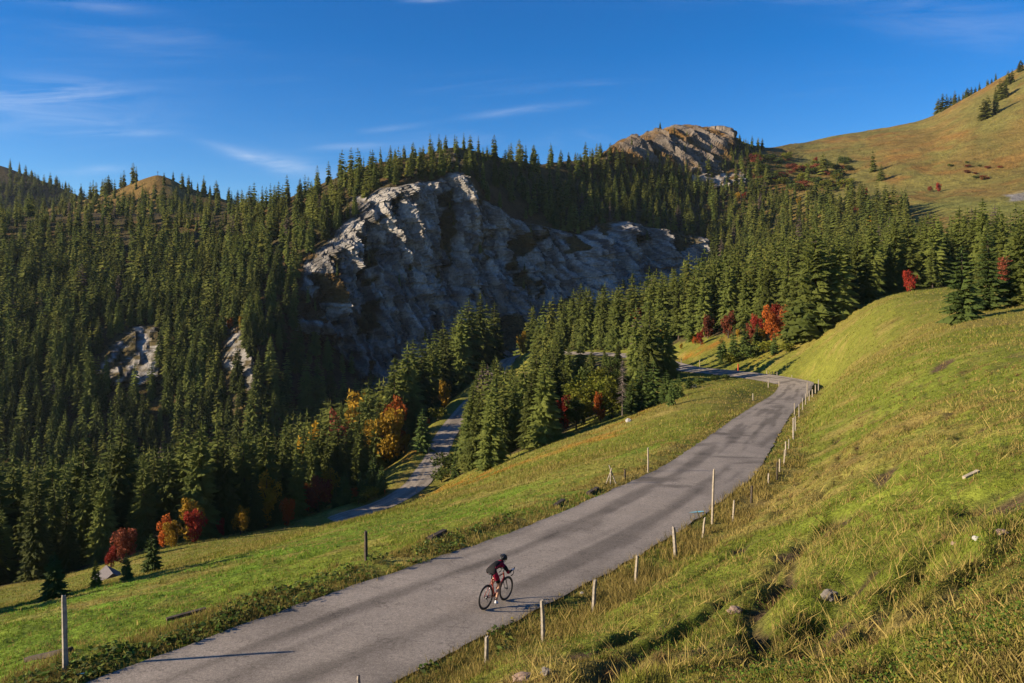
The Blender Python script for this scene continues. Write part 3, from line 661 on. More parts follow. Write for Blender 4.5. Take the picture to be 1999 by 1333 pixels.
SPR = [tri_mesh("spruce_crown", spruce_mesh(s, wh, nb, rd_, 1, gap, dp), M_spruce) for s, wh, nb, rd_, gap, dp in
       ((1, 30, 11, .205, .0, .75), (2, 32, 11, .18, .01, .85), (3, 28, 10, .225, .0, .7), (4, 34, 11, .16, .02, .9), (5, 30, 10, .19, .06, .8), (6, 28, 11, .245, .0, .65), (7, 24, 9, .20, .10, .7), (8, 34, 11, .21, .0, .9))]
YNG = [tri_mesh("young_spruce_crown", spruce_mesh(s, 18, 11, rd_, 1, -.03, .45), M_young) for s, rd_ in ((11, .27), (12, .24), (13, .31))]
LAR = tri_mesh("larch_crown", spruce_mesh(21, 20, 9, .24, 1, -.02, .5), M_larch)
TRK = trunk_mesh("spruce_trunk", .013, .95, 6, 0, 0, M_bark)
def dec_mesh(seed, n, rx, rz, clumps, zc=.60, leaf=.035):
    r = np.random.default_rng(seed); c = r.normal(size=(clumps, 3)); c /= np.linalg.norm(c, axis=1)[:, None]
    c *= r.uniform(.35, .85, (clumps, 1)); c = c * [rx, rx, rz] + [0, 0, zc]
    k = r.integers(0, clumps, n); p = r.normal(size=(n, 3)); p /= np.linalg.norm(p, axis=1)[:, None]
    p = c[k] + p * r.uniform(.5, 1.0, (n, 1)) * np.array([rx, rx, rz]) * (.42 if clumps < 20 else .34)
    a = r.normal(size=(n, 3)); a /= np.linalg.norm(a, axis=1)[:, None]; b = np.cross(a, r.normal(size=(n, 3))); b /= np.linalg.norm(b, axis=1)[:, None]
    l = leaf * r.uniform(.6, 1.4, (n, 1))
    V = np.stack([p - a * l, p + b * l * .7, p + a * l, p - b * l * .7], 1).reshape(-1, 3)
    i = np.arange(n) * 4; return V, np.stack([i, i + 1, i + 2, i + 3], 1)
DECG = [dec_mesh(31, 2000, .30, .46, 26, .50, .024), dec_mesh(32, 1800, .23, .47, 22, .50, .024), dec_mesh(33, 2000, .40, .42, 28, .50, .026)]
SHRG = [dec_mesh(41, 700, .55, .45, 12, .48, .055), dec_mesh(42, 600, .70, .42, 12, .45, .06)]
DEC = {}
def dec_crown(kind, i, shrub=False):
    key = (kind, i, shrub)
    if key not in DEC:
        g = (SHRG if shrub else DECG)[i]; DEC[key] = tri_mesh("leaf_crown", g, {'red': M_red, 'orange': M_orange, 'yellow': M_yellow, 'olive': M_olive, 'green': M_green, 'rust': M_rust}[kind])
    return DEC[key]
DTR = [trunk_mesh("leaf_tree_trunk", .022, .80, 7, 7, k, M_bark) for k in range(3)]
STEM = trunk_mesh("shrub_stem", .03, .6, 6, 6, 9, M_bark)
def tree(name, crown, trunk, pos, h, label, cat, group=None, wide=1.0, rz=None):
    e = link(name, None, None, None, label, cat, group)
    e.empty_display_size = .5; e.location = pos; e.scale = (h * wide, h * wide, h); e.rotation_euler = (rnd.uniform(-.02, .02), rnd.uniform(-.02, .02), rnd.uniform(0, 6.28) if rz is None else rz)
    t = bpy.data.objects.new("trunk", trunk); COL.objects.link(t); t.parent = e
    c = bpy.data.objects.new("crown", crown); COL.objects.link(c); c.parent = e
    return e

# ------------------------------------------------------------------ where the spruces stand
cand = []          # x, y, z, height, zone
cell = {}
SHADE_TREES = []
def free(x, y, d):
    i, j = int(x // 4), int(y // 4); r = int(d // 4) + 1
    for a in range(i - r, i + r + 1):
        for b in range(j - r, j + r + 1):
            for (u, v, dd) in cell.get((a, b), ()):
                if (u - x) ** 2 + (v - y) ** 2 < (max(d, dd) * .5 + min(d, dd) * .5) ** 2: return False
    return True
def put(x, y, z, h, zone, d):
    cell.setdefault((int(x // 4), int(y // 4)), []).append((x, y, d)); cand.append((x, y, z, h, zone))
def dist_road(x, y):
    return min(np.hypot(UP[::3, 0] - x, UP[::3, 1] - y).min() - W / 2, np.hypot(LO[::3, 0] - x, LO[::3, 1] - y).min() - WL / 2)
clear_px = [[(880,780),(960,720),(990,690),(1040,680),(1040,720),(960,800)]]
for zname, poly, tries, hr, dmin in (('valley', zones['valley'], 12000, (16, 27), 4.5), ('island', zones['island'], 2500, (13, 20), 3.9), ('upper', zones['upper'], 7000, (17, 27), 4.4)):
    xs = [p[0] for p in poly]; ys = [p[1] for p in poly]
    for _ in range(tries):
        px = rnd.uniform(max(min(xs), -160), min(max(xs), 2160)); Y = math.sqrt(rnd.uniform(min(ys) ** 2, max(ys) ** 2)); x = (px - CX) / F * Y
        if not inpoly(px, Y, poly) or not free(x, Y, dmin): continue
        if dist_road(x, Y) < 3.2: continue
        z = gxy(x, Y); h = rnd.triangular(hr[0], hr[1], hr[0] * .5 + hr[1] * .5)
        if rnd.random() < .12: h *= rnd.uniform(.35, .7)
        pyb = HY - z / Y * F
        # keep the view of the hairpin, the lower road and the meadow as the photo shows it
        ptop = pyb - h / Y * F
        if zname == 'island' and px < 1035 and Y > 200 and 975 < px and ptop < 712: continue
        if zname == 'island' and 1095 < px < 1240 and ptop < 745: h = min(h, (pyb - 745) / F * Y)
        if zname == 'island' and h < 3: continue
        if zname == 'upper' and px < 1060 and Y < 330: continue
        if zname == 'upper' and px > 1770 and rnd.random() > .22: continue
        if zname == 'upper' and px > 1600: h *= .85
        if zname == 'island' and (dist_road(x, Y) < 6.5 or 1072 < px < 1240 and Y < 168): continue
        if zname == 'valley' and px > 560 and Y > 228: h *= 1.28
        edge = min(1, .55 + .45 * (Y - min(ys)) / 25)
        if zname == 'valley' and px > 480:
            kk = np.argmin(np.abs(LO[:, 1] - (Y + 8))); dx = LO[kk, 0] - x
            if 0 < dx < 90 and LO[kk, 1] < 245:
                hmax = LO[kk, 2] + .5 + dx * .36 - z
                if dx < 13: continue
                if h * edge > hmax and rnd.random() < .9:
                    if hmax < 3: continue
                    h = hmax / edge
        put(x, Y, z, h * edge, zname, dmin)
# mountain side forest
cell = {}
tri_y = Vm[..., 1]; cliffp = cliff + .0
brown_ex = [(505,560),(590,505),(640,600),(720,740),(690,800),(540,800),(505,700)]
jv = np.arange(len(MV))
JR = int(np.searchsorted(MV, 5.03))
for _ in range(20000):
    px = rnd.uniform(-60, 1790); i = int(np.searchsorted(MPX, px)); i = min(i, len(MPX) - 1)
    j = int(np.searchsorted(-MPY[:JR, i], -rnd.uniform(MPY[JR - 1, i] - 1, 960))); j = min(max(j, 1), JR - 1); v = MV[j]; x, y, z = Vm[j, i]; py = MPY[j, i]
    area = 1.0
    if cliff[j, i] > .25 or knoll[j, i] > .35 or outs[j, i] > .45: 
        if rnd.random() > (.10 if knoll[j, i] > .35 else .035 if ledge[j, i] > .4 else .006): continue
    dens = 1.0
    if gully[j, i] > .4: dens = .09
    elif inpoly(px, py, [(885,325),(960,350),(1060,425),(1060,455),(960,420)]): dens = .10
    elif px > 1500 and py < 385: dens = 0
    elif px > 1488 and py < 345: dens = .03
    elif 1175 < px <= 1460 and py < 325: dens = .35 if px < 1380 else .9
    elif px > 1600: dens = 1.0 if py > 392 + (px - 1600) * .12 and px < 1770 else 0.0
    elif 700 < px < 960 and py < 345: dens = .85
    elif 560 < px < 760 and v > 2.8: dens = .6
    elif px < 460 and py < 480: dens = .33
    elif px < 300 and py < 560: dens = .7
    if 170 < px < 320 and 640 < py < 835: dens *= .10
    if 425 < px < 500 and 640 < py < 835: dens *= .2
    if rnd.random() > dens: continue
    d = (4.3 if v < 3 else 4.7 if v < 4 else 5.4) * rnd.uniform(.75, 1.25)
    if not free(x, y, d): continue
    h = rnd.triangular(9, 26, 18)
    if y > 560: h *= .86
    if cliff[j, i] > .25 or knoll[j, i] > .2: h *= .45
    if px > 1380 and py < 330: h *= .72
    if 700 < px < 960 and py < 345: h *= .75
    put(x, y, z - .3, h, 'mountain', d)
for _ in range(1800):        # far hill on the left
    px = rnd.uniform(-60, 500); i = int(np.clip((px - HX[0]) / 6, 0, len(HX) - 1)); j = rnd.randint(14, 40); x, y, z = HG[j, i]; py = HY - z / y * F
    t = j / 59 * 1.5
    dens = .9 if t < .72 else (.16 if px > 230 else .5)
    if 215 < px < 400 and t > .8 and rnd.random() > .25: continue
    if t > .93 and 275 < px < 340: continue
    if rnd.random() > dens or not free(x, y, 6): continue
    put(x, y, z - .3, rnd.uniform(9, 20), 'hill', 6)
for px, hh in ((160,16),(168,12),(178,18),(205,17),(212,19),(220,13),(236,16),(246,18),(262,22),(268,17),(343,10),(357,11),(368,14),(379,10),(386,10),(398,19),(403,15),(410,11),(428,10),(450,15),(464,16),(482,12)):
    i = int(np.clip((px - HX[0]) / 6, 0, len(HX) - 1)); x, y, z = HG[39, i]; put(x, y, z - .5, hh, 'hill', 3)
for _ in range(360):        # dark mountainside at the far end
    px = rnd.uniform(-80, 170); i = int(np.clip((px - FX[0]) / 6, 0, len(FX) - 1)); j = rnd.randint(14, 33); x, y, z = FG[j, i]
    if rnd.random() > (.85 if px < 150 and j < 32 else .5) or (px < 22 and j > 26): continue
    put(x, y, z - .3, rnd.uniform(14, 22), 'farhill', 4)
for x, y, h in ((-39, 36.5, 11), (-42, 40, 13), (-45, 43.5, 15), (-50, 47, 17)):   # unseen spruces added outside the frame to throw shade across the dip
    SHADE_TREES.append((x, y, h))
for px, py_off, hh in ((1832,0,26),(1838,0,30),(1846,0,26),(1853,0,20),(1861,1,20),(1868,0,16),(1877,0,16),(1886,1,14),(1893,0,16),(1901,0,13),(1912,1,12),(1921,0,14),(1933,0,12),(1944,1,12),(1918,6,24),(1928,6,26),(1940,6,30),(1948,5,26),(1957,5,22),(1965,4,18),(1975,4,18),(1985,3,16),(1700,9,24),(1714,10,17),(1604,9,24),(1575,10,20),(1590,12,14)):
    i = int(np.searchsorted(MPX, px)); j = int(np.argmin(np.abs(MV - (5.0 - py_off * .085)))); x, y, z = Vm[j, i]; put(x, y, z - .3, hh * .85, 'alp', 3)
# the ones that show largest become trees of their own; the rest one forest
def visible_area(cd):
    sx = 4; Wd, Hd = 2000 // sx, 1336 // sx; buf = np.zeros((Hd, Wd), bool); out = np.zeros(len(cd))
    gnear = np.full(Wd, 0.0)
    for k in sorted(range(len(cd)), key=lambda q: cd[q][1]):
        x, y, z, h, zn = cd[k]; px = CX + x / y * F; b = HY - z / y * F; t = HY - (z + h) / y * F; wd = .15 * h / y * F
        y0, y1 = int(max(t, 0) / sx), int(min(b, 1332) / sx); n = 0
        # hidden by the ground in front?
        for r in range(y0, y1):
            f = (r - y0 + 1) / max(1, y1 - y0); a, c = int((px - wd * f) / sx), int((px + wd * f) / sx) + 1; a, c = max(a, 0), min(c, Wd)
            if c > a: n += (~buf[r, a:c]).sum(); buf[r, a:c] = True
        out[k] = n
    return out
va = visible_area(cand)
order = np.argsort(-va); own = set(int(k) for k in order[:285] if va[k] > 0 and cand[k][4] in ('valley', 'island', 'upper', 'mountain', 'alp'))
ZL = {'valley': ("dark green spruce in the dense valley forest below the meadow", "spruces of the valley forest"),
      'island': ("spruce in the stand between the meadow and the lower road", "spruces between the meadow and the lower road"),
      'upper': ("tall spruce in the forest above the road bend", "spruces above the road bend"),
      'mountain': ("spruce on the wooded mountainside around the cliff", "spruces on the cliff mountain"),
      'alp': ("small dark spruce standing on the open russet alp", "spruces on the russet alp")}
for k in sorted(own):
    x, y, z, h, zn = cand[k]
    px = CX + x / y * F; py = HY - z / y * F
    lab, grp = ZL[zn]
    if zn == 'valley':
        w_ = "at the forest edge behind the hut and the autumn trees" if px < 420 and y < 165 else "at the forest edge below the lower road" if y < 200 else "in the valley forest beside the golden trees of the lower road" if px > 640 else "deep in the valley forest under the pale outcrops"
        lab = "dark green spruce " + w_; grp = "spruces " + w_
    elif zn == 'mountain':
        w_ = ("on the shaded slope left of the larger pale outcrop" if px < 180 else "above the larger pale outcrop" if px < 330 and py < 690 else "below the larger pale outcrop" if px < 330 else "between the two pale outcrops" if px < 425 and py > 690 else "on the steep slope above the smaller pale outcrop" if py < 720 else "beside the smaller pale outcrop at the dark gully") if px < 520 and py > 600 else "on the upper slope below the pointed hill" if px < 480 else "on the ridge running up to the cliff" if px < 700 else "on the summit ridge above the cliff" if px < 960 and py < 350 else "clinging to the cliff ledges" if py > 465 and px < 1370 else "in the forest between cliff and rocky knoll" if px < 1400 else "in the forest under the russet alp"
        lab = "spruce " + w_; grp = "spruces " + w_
    elif zn == 'upper':
        w_ = "behind the far road near the hairpin" if px < 1300 else "above the bank with the red rowans" if px < 1600 else "behind the grass shoulder under the alp"
        lab = "tall spruce " + w_; grp = "tall spruces " + w_
    elif zn == 'island':
        w_ = "beside the lower road on the island stand" if px < 1000 else "behind the crimson rowan on the island stand" if px < 1150 else "in the dip below the far road"
        lab = "spruce " + w_; grp = "spruces " + w_
    tree("spruce_tree", rnd.choice(SPR), TRK, (x, y, z), h, lab, "spruce tree", grp, rnd.uniform(.88, 1.15))
rest = [c for k, c in enumerate(cand) if k not in own]
LOWP = [spruce_mesh(100 + k, 16, 8, r_, 0, .0, dp) for k, (r_, dp) in enumerate(((.21, .8), (.19, .9), (.24, .7), (.17, .9), (.20, .8)))]
fv, ff, fc, o_ = [], [], [], 0
for x, y, z, h, zn in rest:
    v, f_ = LOWP[rnd.randrange(len(LOWP))]; a = rnd.uniform(0, 6.28); ca, sa = math.cos(a), math.sin(a); wd = h * rnd.uniform(.75, 1.3)
    if zn in ('alp', 'farhill'): wd *= 1.35
    q = np.stack([(v[:, 0] * ca - v[:, 1] * sa) * wd + x, (v[:, 0] * sa + v[:, 1] * ca) * wd + y, v[:, 2] * h + z], 1)
    # trunk as a thin pyramid
    tr = np.array([[-.012, -.01, -.02], [.012, -.01, -.02], [0, .014, -.02], [0, 0, .95]]) * h + [x, y, z]
    fv += [q, tr]; ff += [f_ + o_, np.array([[0, 1, 3], [1, 2, 3], [2, 0, 3]]) + o_ + len(v)]; o_ += len(v) + 4
    b = rnd.uniform(.68, 1.32); g = rnd.random()
    c = (C(.096, .124, .028) * (1 - g) + C(.160, .165, .036) * g) * b
    if rnd.random() < .015: c = C(.13, .10, .08)
    fc += [np.broadcast_to(c, (len(v), 3)), np.broadcast_to(C(.06, .045, .035), (4, 3))]
link("forest", npmesh("forest", np.concatenate(fv), np.concatenate(ff), np.concatenate(fc)), M_forest, label="dark spruce forest covering the far mountainsides", cat="forest", kind="stuff")
print("spruces", len(cand), "own", len(own), "forest tris", sum(len(a) for a in ff))

# ------------------------------------------------------------------ single conifers
def conifer_at(px, pyb, pyt, crown, name, label, cat="spruce tree", group=None, wide=1.0, Y=None, sink=0.0):
    p = hit(px, pyb) if Y is None else Vector(((px - CX) / F * Y, Y, float(gz(px, Y)[0])))
    h = (HY - pyt) / F * p.y - p.z
    p.z -= sink
    return tree(name, crown, TRK, p, h, label, cat, group, wide)
conifer_at(106, 1168, 1074, YNG[0], "young_spruce", "broad young spruce standing alone on the meadow above the tall grey post", wide=1.25)
conifer_at(248, 1132, 1076, YNG[1], "young_spruce", "young spruce just beside the small hut roof", wide=1.1)
conifer_at(297, 1117, 1038, YNG[2], "young_spruce", "broad young spruce at the meadow crest below the orange shrubs", wide=.95)
conifer_at(187, 1146, 1092, LAR, "larch_tree", "yellow-green young larch beside the small hut", "larch tree", wide=1.1)
conifer_at(1880, 629, 478, YNG[0], "young_spruce", "dense broad spruce alone on the grass shoulder above the bend", wide=1.1)
conifer_at(1932, 606, 452, YNG[1], "young_spruce", "spruce just uphill behind the dense broad spruce on the shoulder", wide=1.1)
conifer_at(1992, 596, 418, SPR[5], "spruce_tree", "tall spruce cut by the frame edge on the grass shoulder", wide=1.0)
conifer_at(1592, 655, 436, SPR[5], "spruce_tree", "massive tall spruce at the grass edge beside the red shrubs", wide=1.25)
conifer_at(1555, 668, 520, SPR[2], "spruce_tree", "spruce in front of the massive spruce beside the red shrubs", wide=1.2)
conifer_at(1640, 622, 455, SPR[0], "spruce_tree", "spruce on the uphill side of the massive spruce", wide=1.3)
conifer_at(1690, 592, 490, SPR[0], "spruce_tree", "shorter spruce at the crest of the grass shoulder", wide=1.3)
conifer_at(960, 914, 775, SPR[2], "spruce_tree", "foremost spruce at the tip between lower road and meadow", wide=1.3)
conifer_at(925, 905, 745, SPR[0], "spruce_tree", "spruce hugging the lower road opposite the orange trees", wide=1.2, Y=165)
conifer_at(890, 932, 868, YNG[1], "young_spruce", "small young spruce at the tip of the stand by the lower road", wide=.9)
conifer_at(1035, 885, 720, SPR[3], "spruce_tree", "tall slim spruce at the meadow edge of the island stand", wide=1.2, Y=133)
conifer_at(1062, 875, 690, SPR[0], "spruce_tree", "tallest spruce of the stand beside the crimson tree", wide=1.2, Y=131)
for k, (px, b, t) in enumerate(((1253,800,705),(1275,793,700),(1235,806,735),(1300,786,720),(1326,778,728),(1313,783,738),(1345,760,730))):
    conifer_at(px, b, t, YNG[k % 3], "young_spruce", "young spruce in the dark clump below the far road", group="young spruces below the far road", wide=1.15)
conifer_at(1311, 792, 738, YNG[1], "young_spruce", "single small bright spruce in front of the dark clump", wide=.9)
for k, (px, b, t) in enumerate(((745,965,905),(705,975,920),(672,985,918),(728,950,885),(688,955,900),(765,905,835),(825,880,795),(655,990,940))):
    conifer_at(px, b, t, YNG[k % 3], "young_spruce", "young spruce on the bank beside the lower road", group="young spruces beside the lower road", wide=1.1)
for k, (px, b, t) in enumerate(((1410,700,650),(1432,690,640),(1455,684,632),(1478,672,628),(1512,692,648),(1408,712,690))):
    conifer_at(px, b, t, YNG[k % 3], "young_spruce", "young spruce on the bank above the far road", group="young spruces on the bank above the far road", wide=1.1)
for x, y, h in SHADE_TREES: tree("spruce_tree", SPR[0], TRK, (x, y, gxy(x, y)), h, "unseen spruce added past the frame edge to shade the meadow dip", "spruce tree", "unseen spruces added past the frame edge", 1.2)
for k, (px, Y_, t) in enumerate(((1088,212,652),(1110,208,668),(1133,214,660),(1156,222,674),(1180,232,676),(1206,234,668),(1230,232,662),(1252,224,676),(1276,216,690),(1098,190,700),(1145,192,704),(1262,200,716))):
    conifer_at(px, 0, t, SPR[k % 8], "spruce_tree", "spruce of the row hiding the far road behind the yellow-green trees", group="spruces hiding the far road", wide=rnd.uniform(1.0, 1.3), Y=Y_)
for k, (px, Y_, t) in enumerate(((922,212,742),(932,222,722),(944,232,700),(955,240,712),(966,249,690),(978,256,705),(990,264,712))):
    conifer_at(px, 0, t, SPR[k % 8], "spruce_tree", "spruce of the row hiding the climb from lower road to hairpin", group="spruces hiding the climb to the hairpin", wide=rnd.uniform(1.0, 1.25), Y=Y_)
# grey dead spruce
def dead_tree(px, pyb, pyt, label):
    p = hit(px, pyb); h = (HY - pyt) / F * p.y - p.z
    e = link("dead_spruce", None, None, None, label, "dead tree"); e.location = p; e.scale = (h, h, h)
    t = link("trunk", trunk_mesh("dead_trunk", .011, .98, 6, 0, 3, M_dead), None, e)
    bm = bmesh.new(); rr = random.Random(5)
    for k in range(150):
        z = rr.uniform(.25, .97); a = rr.uniform(0, 6.28); l = .15 * (1.05 - z) ** .6 * rr.uniform(.6, 1.2); w = .0035
        d = Vector((math.cos(a), math.sin(a), 0)); s = Vector((-d.y, d.x, 0)) * w; b = Vector((0, 0, z)); tip = b + d * l + Vector((0, 0, -l * .35))
        u = Vector((0, 0, w))
        vs = [bm.verts.new(q) for q in (b - s, b + s, b + u * 2, tip)]
        bm.faces.new((vs[0], vs[1], vs[3])); bm.faces.new((vs[1], vs[2], vs[3])); bm.faces.new((vs[2], vs[0], vs[3]))
        for q in (.45, .7):
            c = b + (tip - b) * q
            for sg in (-1, 1):
                vv = [bm.verts.new(x) for x in (c, c + u * 2, c + (s / w * sg * .5 + d * .6) * l * .4 - Vector((0, 0, l * .18)))]
                bm.faces.new(vv)
    link("branches", bm_mesh("dead_branches", bm), M_dead, e)
dead_tree(1215, 812, 700, "bare grey dead spruce at the meadow edge beside the red rowan")

# ------------------------------------------------------------------ autumn trees and shrubs
def leafy(px, pyb, pyt, kind, i, label, name="autumn_tree", cat="tree", Y=None, wide=1.0, shrub=False, group=None):
    p = hit(px, pyb) if Y is None else Vector(((px - CX) / F * Y, Y, float(gz(px, Y)[0])))
    h = (HY - pyt) / F * p.y - p.z
    if h <= .2: h = 1.0
    return tree(name, dec_crown(kind, i, shrub), STEM if shrub else DTR[i % 3], p, h, label, cat, group, wide)
leafy(1100, 842, 762, 'red', 1, "crimson rowan tree at the meadow edge beside the tallest island spruce")
leafy(1172, 822, 757, 'orange', 1, "scarlet rowan between yellow-green trees next to the dead spruce")
leafy(1140, 828, 745, 'olive', 2, "round yellow-green tree between the crimson and the scarlet rowan", wide=1.1)
leafy(1165, 800, 722, 'olive', 2, "largest yellow-green tree behind the scarlet rowan", wide=1.3, Y=150)
leafy(1195, 806, 735, 'olive', 0, "yellow-green tree between the scarlet rowan and the dead spruce", wide=1.1, Y=140)
leafy(1125, 815, 770, 'green', 2, "dull green bush behind the crimson rowan", name="leafy_shrub", cat="shrub", Y=140, wide=1.1)
leafy(1192, 745, 688, 'green', 2, "grey-green round willow in the dip below the far road", Y=205, wide=1.1)
for k, (px, b, t, kd, Y_) in enumerate(((1120,0,730,'olive',170),(1150,0,712,'green',180),(1182,0,712,'olive',172),(1215,0,722,'green',178),(1240,0,735,'olive',165),(1205,0,748,'olive',155),(1170,0,742,'olive',152))):
    leafy(px, b, t, kd, 2, "yellow-green bushy tree massed behind the scarlet rowan", Y=Y_, wide=1.25, group="yellow-green trees behind the scarlet rowan")
for k, (px, t, kd, Y_, lab) in enumerate(((560,962,'orange',158,"small orange shrub on the lower forest edge above the lower road end"),(470,985,'yellow',152,"small yellow shrub on the forest edge between red shrub and big spruces"),(645,905,'yellow',186,"yellow shrub at the forest foot beside the lower road"),(600,935,'orange',176,"low orange shrub in front of the bare reddish tree"),(790,840,'yellow',214,"golden bush right beside the lower road bend"),(835,815,'orange',236,"orange bush at the forest foot on the upper lower road"),(1330,668,'yellow',240,"yellow bush at the forest foot above the far road"),(1405,640,'orange',238,"orange bush at the top of the grassy bank"),(1440,640,'yellow',226,"golden bush on the bank between rust trees"),(1485,638,'yellow',212,"golden bush under the red row on the bank"),(1195,655,'orange',300,"orange tree on the clearing above the far road"))):
    leafy(px, 0, t, kd, 2 if k % 2 else 0, lab, Y=Y_, wide=.9)
leafy(1510, 0, 598, 'orange', 0, "orange bush between the slim rowan and the biggest red rowan", Y=206, wide=.9)
leafy(1532, 0, 588, 'rust', 0, "rust tree behind the biggest red rowan on the bank", Y=210)
leafy(1463, 0, 626, 'rust', 1, "small rust tree just downhill of the narrow red rowan", Y=214)
leafy(1357, 0, 655, 'orange', 2, "low orange bush at the forest foot above the far road", Y=236)
leafy(1520, 652, 582, 'red', 0, "biggest red rowan on the bank beside the massive spruce", wide=1.0)
leafy(1543, 655, 575, 'orange', 1, "orange tree squeezed between red rowan and massive spruce")
leafy(1500, 655, 588, 'orange', 1, "slim orange-red rowan in the middle of the red row on the bank")
leafy(1478, 662, 606, 'red', 1, "narrow red rowan at the downhill end of the red row on the bank")
leafy(1422, 668, 600, 'rust', 1, "rusty orange tree behind the grassy bank above the far road", Y=228)
leafy(1368, 682, 640, 'red', 1, "dark red shrub at the forest foot above the far road", Y=232)
leafy(1382, 676, 608, 'rust', 1, "tall thin rust tree against the forest above the far road", Y=236)
leafy(1284, 690, 634, 'red', 1, "dull red rowan under the spruces behind the far road", Y=262)
leafy(1293, 690, 640, 'yellow', 1, "thin yellow tree touching the dull red rowan behind the far road", Y=261)
leafy(1152, 668, 628, 'red', 2, "red bush on the clearing above the hairpin", Y=318, wide=1.2)
leafy(1230, 650, 580, 'yellow', 1, "yellow tree high among the spruces above the far road", Y=285)
leafy(1238, 655, 590, 'orange', 1, "orange tree next to the yellow one above the far road", Y=284)
leafy(1157, 650, 600, 'yellow', 1, "small yellow tree above the red bush of the clearing", Y=330)
leafy(1020, 690, 640, 'yellow', 1, "slim golden tree beside the hairpin", Y=328)
leafy(760, 862, 778, 'yellow', 0, "largest golden tree on the bank left of the lower road", Y=214, wide=.8)
leafy(773, 856, 756, 'orange', 1, "orange tree rising behind the golden tree by the lower road", Y=222, wide=.8)
leafy(747, 868, 798, 'yellow', 2, "low golden bush at the foot of the golden tree", Y=210, wide=.9)
leafy(662, 880, 780, 'rust', 1, "thin red-orange tree among the dark spruces of the valley", Y=215, wide=.6)
leafy(608, 895, 800, 'yellow', 1, "slim yellow tree among the valley spruces", Y=215, wide=.6)
leafy(712, 850, 740, 'yellow', 1, "distant slim yellow tree between valley spruces", Y=260)
leafy(868, 790, 735, 'yellow', 1, "yellow tree at the forest edge behind the lower road", Y=262)
leafy(826, 800, 745, 'yellow', 1, "small gold tree under the spruces behind the lower road", Y=262)
leafy(985, 858, 800, 'yellow', 0, "golden bush glowing between the island spruces", Y=160, wide=1.2)
leafy(912, 912, 872, 'orange', 1, "small orange shrub at the tip of the island stand")
leafy(694, 978, 948, 'orange', 0, "bright orange-red bush on the bank below the lower road", name="leafy_shrub", cat="shrub", wide=1.1)
leafy(680, 982, 970, 'red', 0, "tiny red bush beside the bright orange bush", name="leafy_shrub", cat="shrub")
leafy(622, 962, 922, 'rust', 2, "bare reddish-brown tree in the dark forest edge", Y=172, wide=.9)
leafy(242, 1092, 1018, 'rust', 0, "large salmon red tree at the forest edge behind the hut", Y=127, wide=1.1)
leafy(218, 1100, 1060, 'red', 0, "crimson bush between the salmon tree and the larch", Y=126, name="leafy_shrub", cat="shrub")
leafy(322, 1072, 998, 'orange', 1, "orange-red tree at the forest edge above the broad young spruce", Y=138)
leafy(338, 1068, 1010, 'yellow', 0, "golden tree in the middle of the forest edge colour group", Y=137, wide=1.2)
leafy(375, 1058, 958, 'yellow', 1, "tall thin yellow tree behind the purple red one", Y=146)
leafy(380, 1056, 985, 'red', 0, "purple red tree at the forest edge beside the golden one", Y=140)
leafy(432, 1040, 1005, 'red', 1, "small red shrub at the forest edge further uphill", Y=154, name="leafy_shrub", cat="shrub")
leafy(520, 1010, 910, 'yellow', 1, "thin yellow tree leaning on a big spruce at the forest edge", Y=165)
leafy(280, 1080, 990, 'yellow', 1, "thin yellow tree in the gap behind the salmon tree", Y=150)
leafy(1775, 575, 520, 'red', 0, "red bush in the shade under the spruces behind the shoulder", Y=186, name="leafy_shrub", cat="shrub")
leafy(1965, 575, 490, 'rust', 0, "tan autumn tree behind the spruces of the shoulder", Y=165, wide=.9)
for k, (px, b, t, kd, yy) in enumerate(((862,942,908,'green',None),(880,925,872,'green',None),(855,820,790,'olive',None),(1365,752,735,'green',None),(1395,745,730,'green',None),(1345,758,740,'green',None),(1440,705,672,'green',None),(1465,700,668,'green',None),(1425,712,685,'olive',None),(1490,690,660,'olive',None),(640,975,940,'olive',None),(720,975,945,'olive',None),(1535,690,665,'olive',None),(700,985,962,'green',None),(620,1000,972,'green',None),(1415,742,728,'green',None))):
    lab = ["grey-green willow bush on the verge of the lower road", "tall grey-green willow bush uphill on the lower road verge", "pale round bush at the top end of the lower road", "dark bush below the far road"][k] if k < 4 else ("low green shrub below the far road" if b > 725 and px > 1300 else "low leafy shrub on the bank above the far road" if px > 1300 else "low leafy shrub on the bank beside the lower road")
    leafy(px, b, t, kd, k % 2, lab, "leafy_shrub", "shrub", yy, 1.1, True, None if k < 4 else "low leafy shrubs on the banks")
# autumn colour on the mountain
def mount_pt(px, py):
    i = int(np.searchsorted(MPX, px)); j = int(np.argmin(np.where(MV < 5.05, np.abs(MPY[:, i] - py), 1e9))); return Vector(Vm[j, i])
for px, py, h, kd, lab in ((1437,392,9,'yellow',"yellow tree on the mountain terrace under the rocky knoll"),(1450,392,8,'red',"red tree touching the yellow one on the mountain terrace"),(1496,356,6,'red',"bright red bush on the heath right of the rocky knoll"),(1512,357,6,'red',"second red bush on the heath beside the bright red one"),(1555,402,9,'yellow',"yellow tree among spruces below the heath"),(1687,388,9,'red',"red tree at the forest edge below the russet alp"),(1692,446,9,'yellow',"bright yellow tree among spruces near the forest end"),(1832,372,8,'red',"lone red bush out on the russet alp"),(1812,372,5,'rust',"brown bush beside the lone red bush on the alp"),(320,630,6,'red',"small red tree high in the valley forest"),(437,640,7,'orange',"orange bush above the pale rock outcrop"),(468,640,7,'yellow',"golden bush above the pale rock outcrop"),(1545,330,6,'rust',"reddish brown bush on the heath slope"),(1590,318,8,'red',"dark red bush on the upper heath slope"),(1668,425,9,'rust',"rust coloured tree in the forest below the alp"),(87,445,13,'olive',"pale yellow larch high on the left mountainside")):
    tree("autumn_tree", dec_crown(kd, 1 if h > 6 else 2), DTR[0], mount_pt(px, py), h, lab, "tree", None, 1.2)
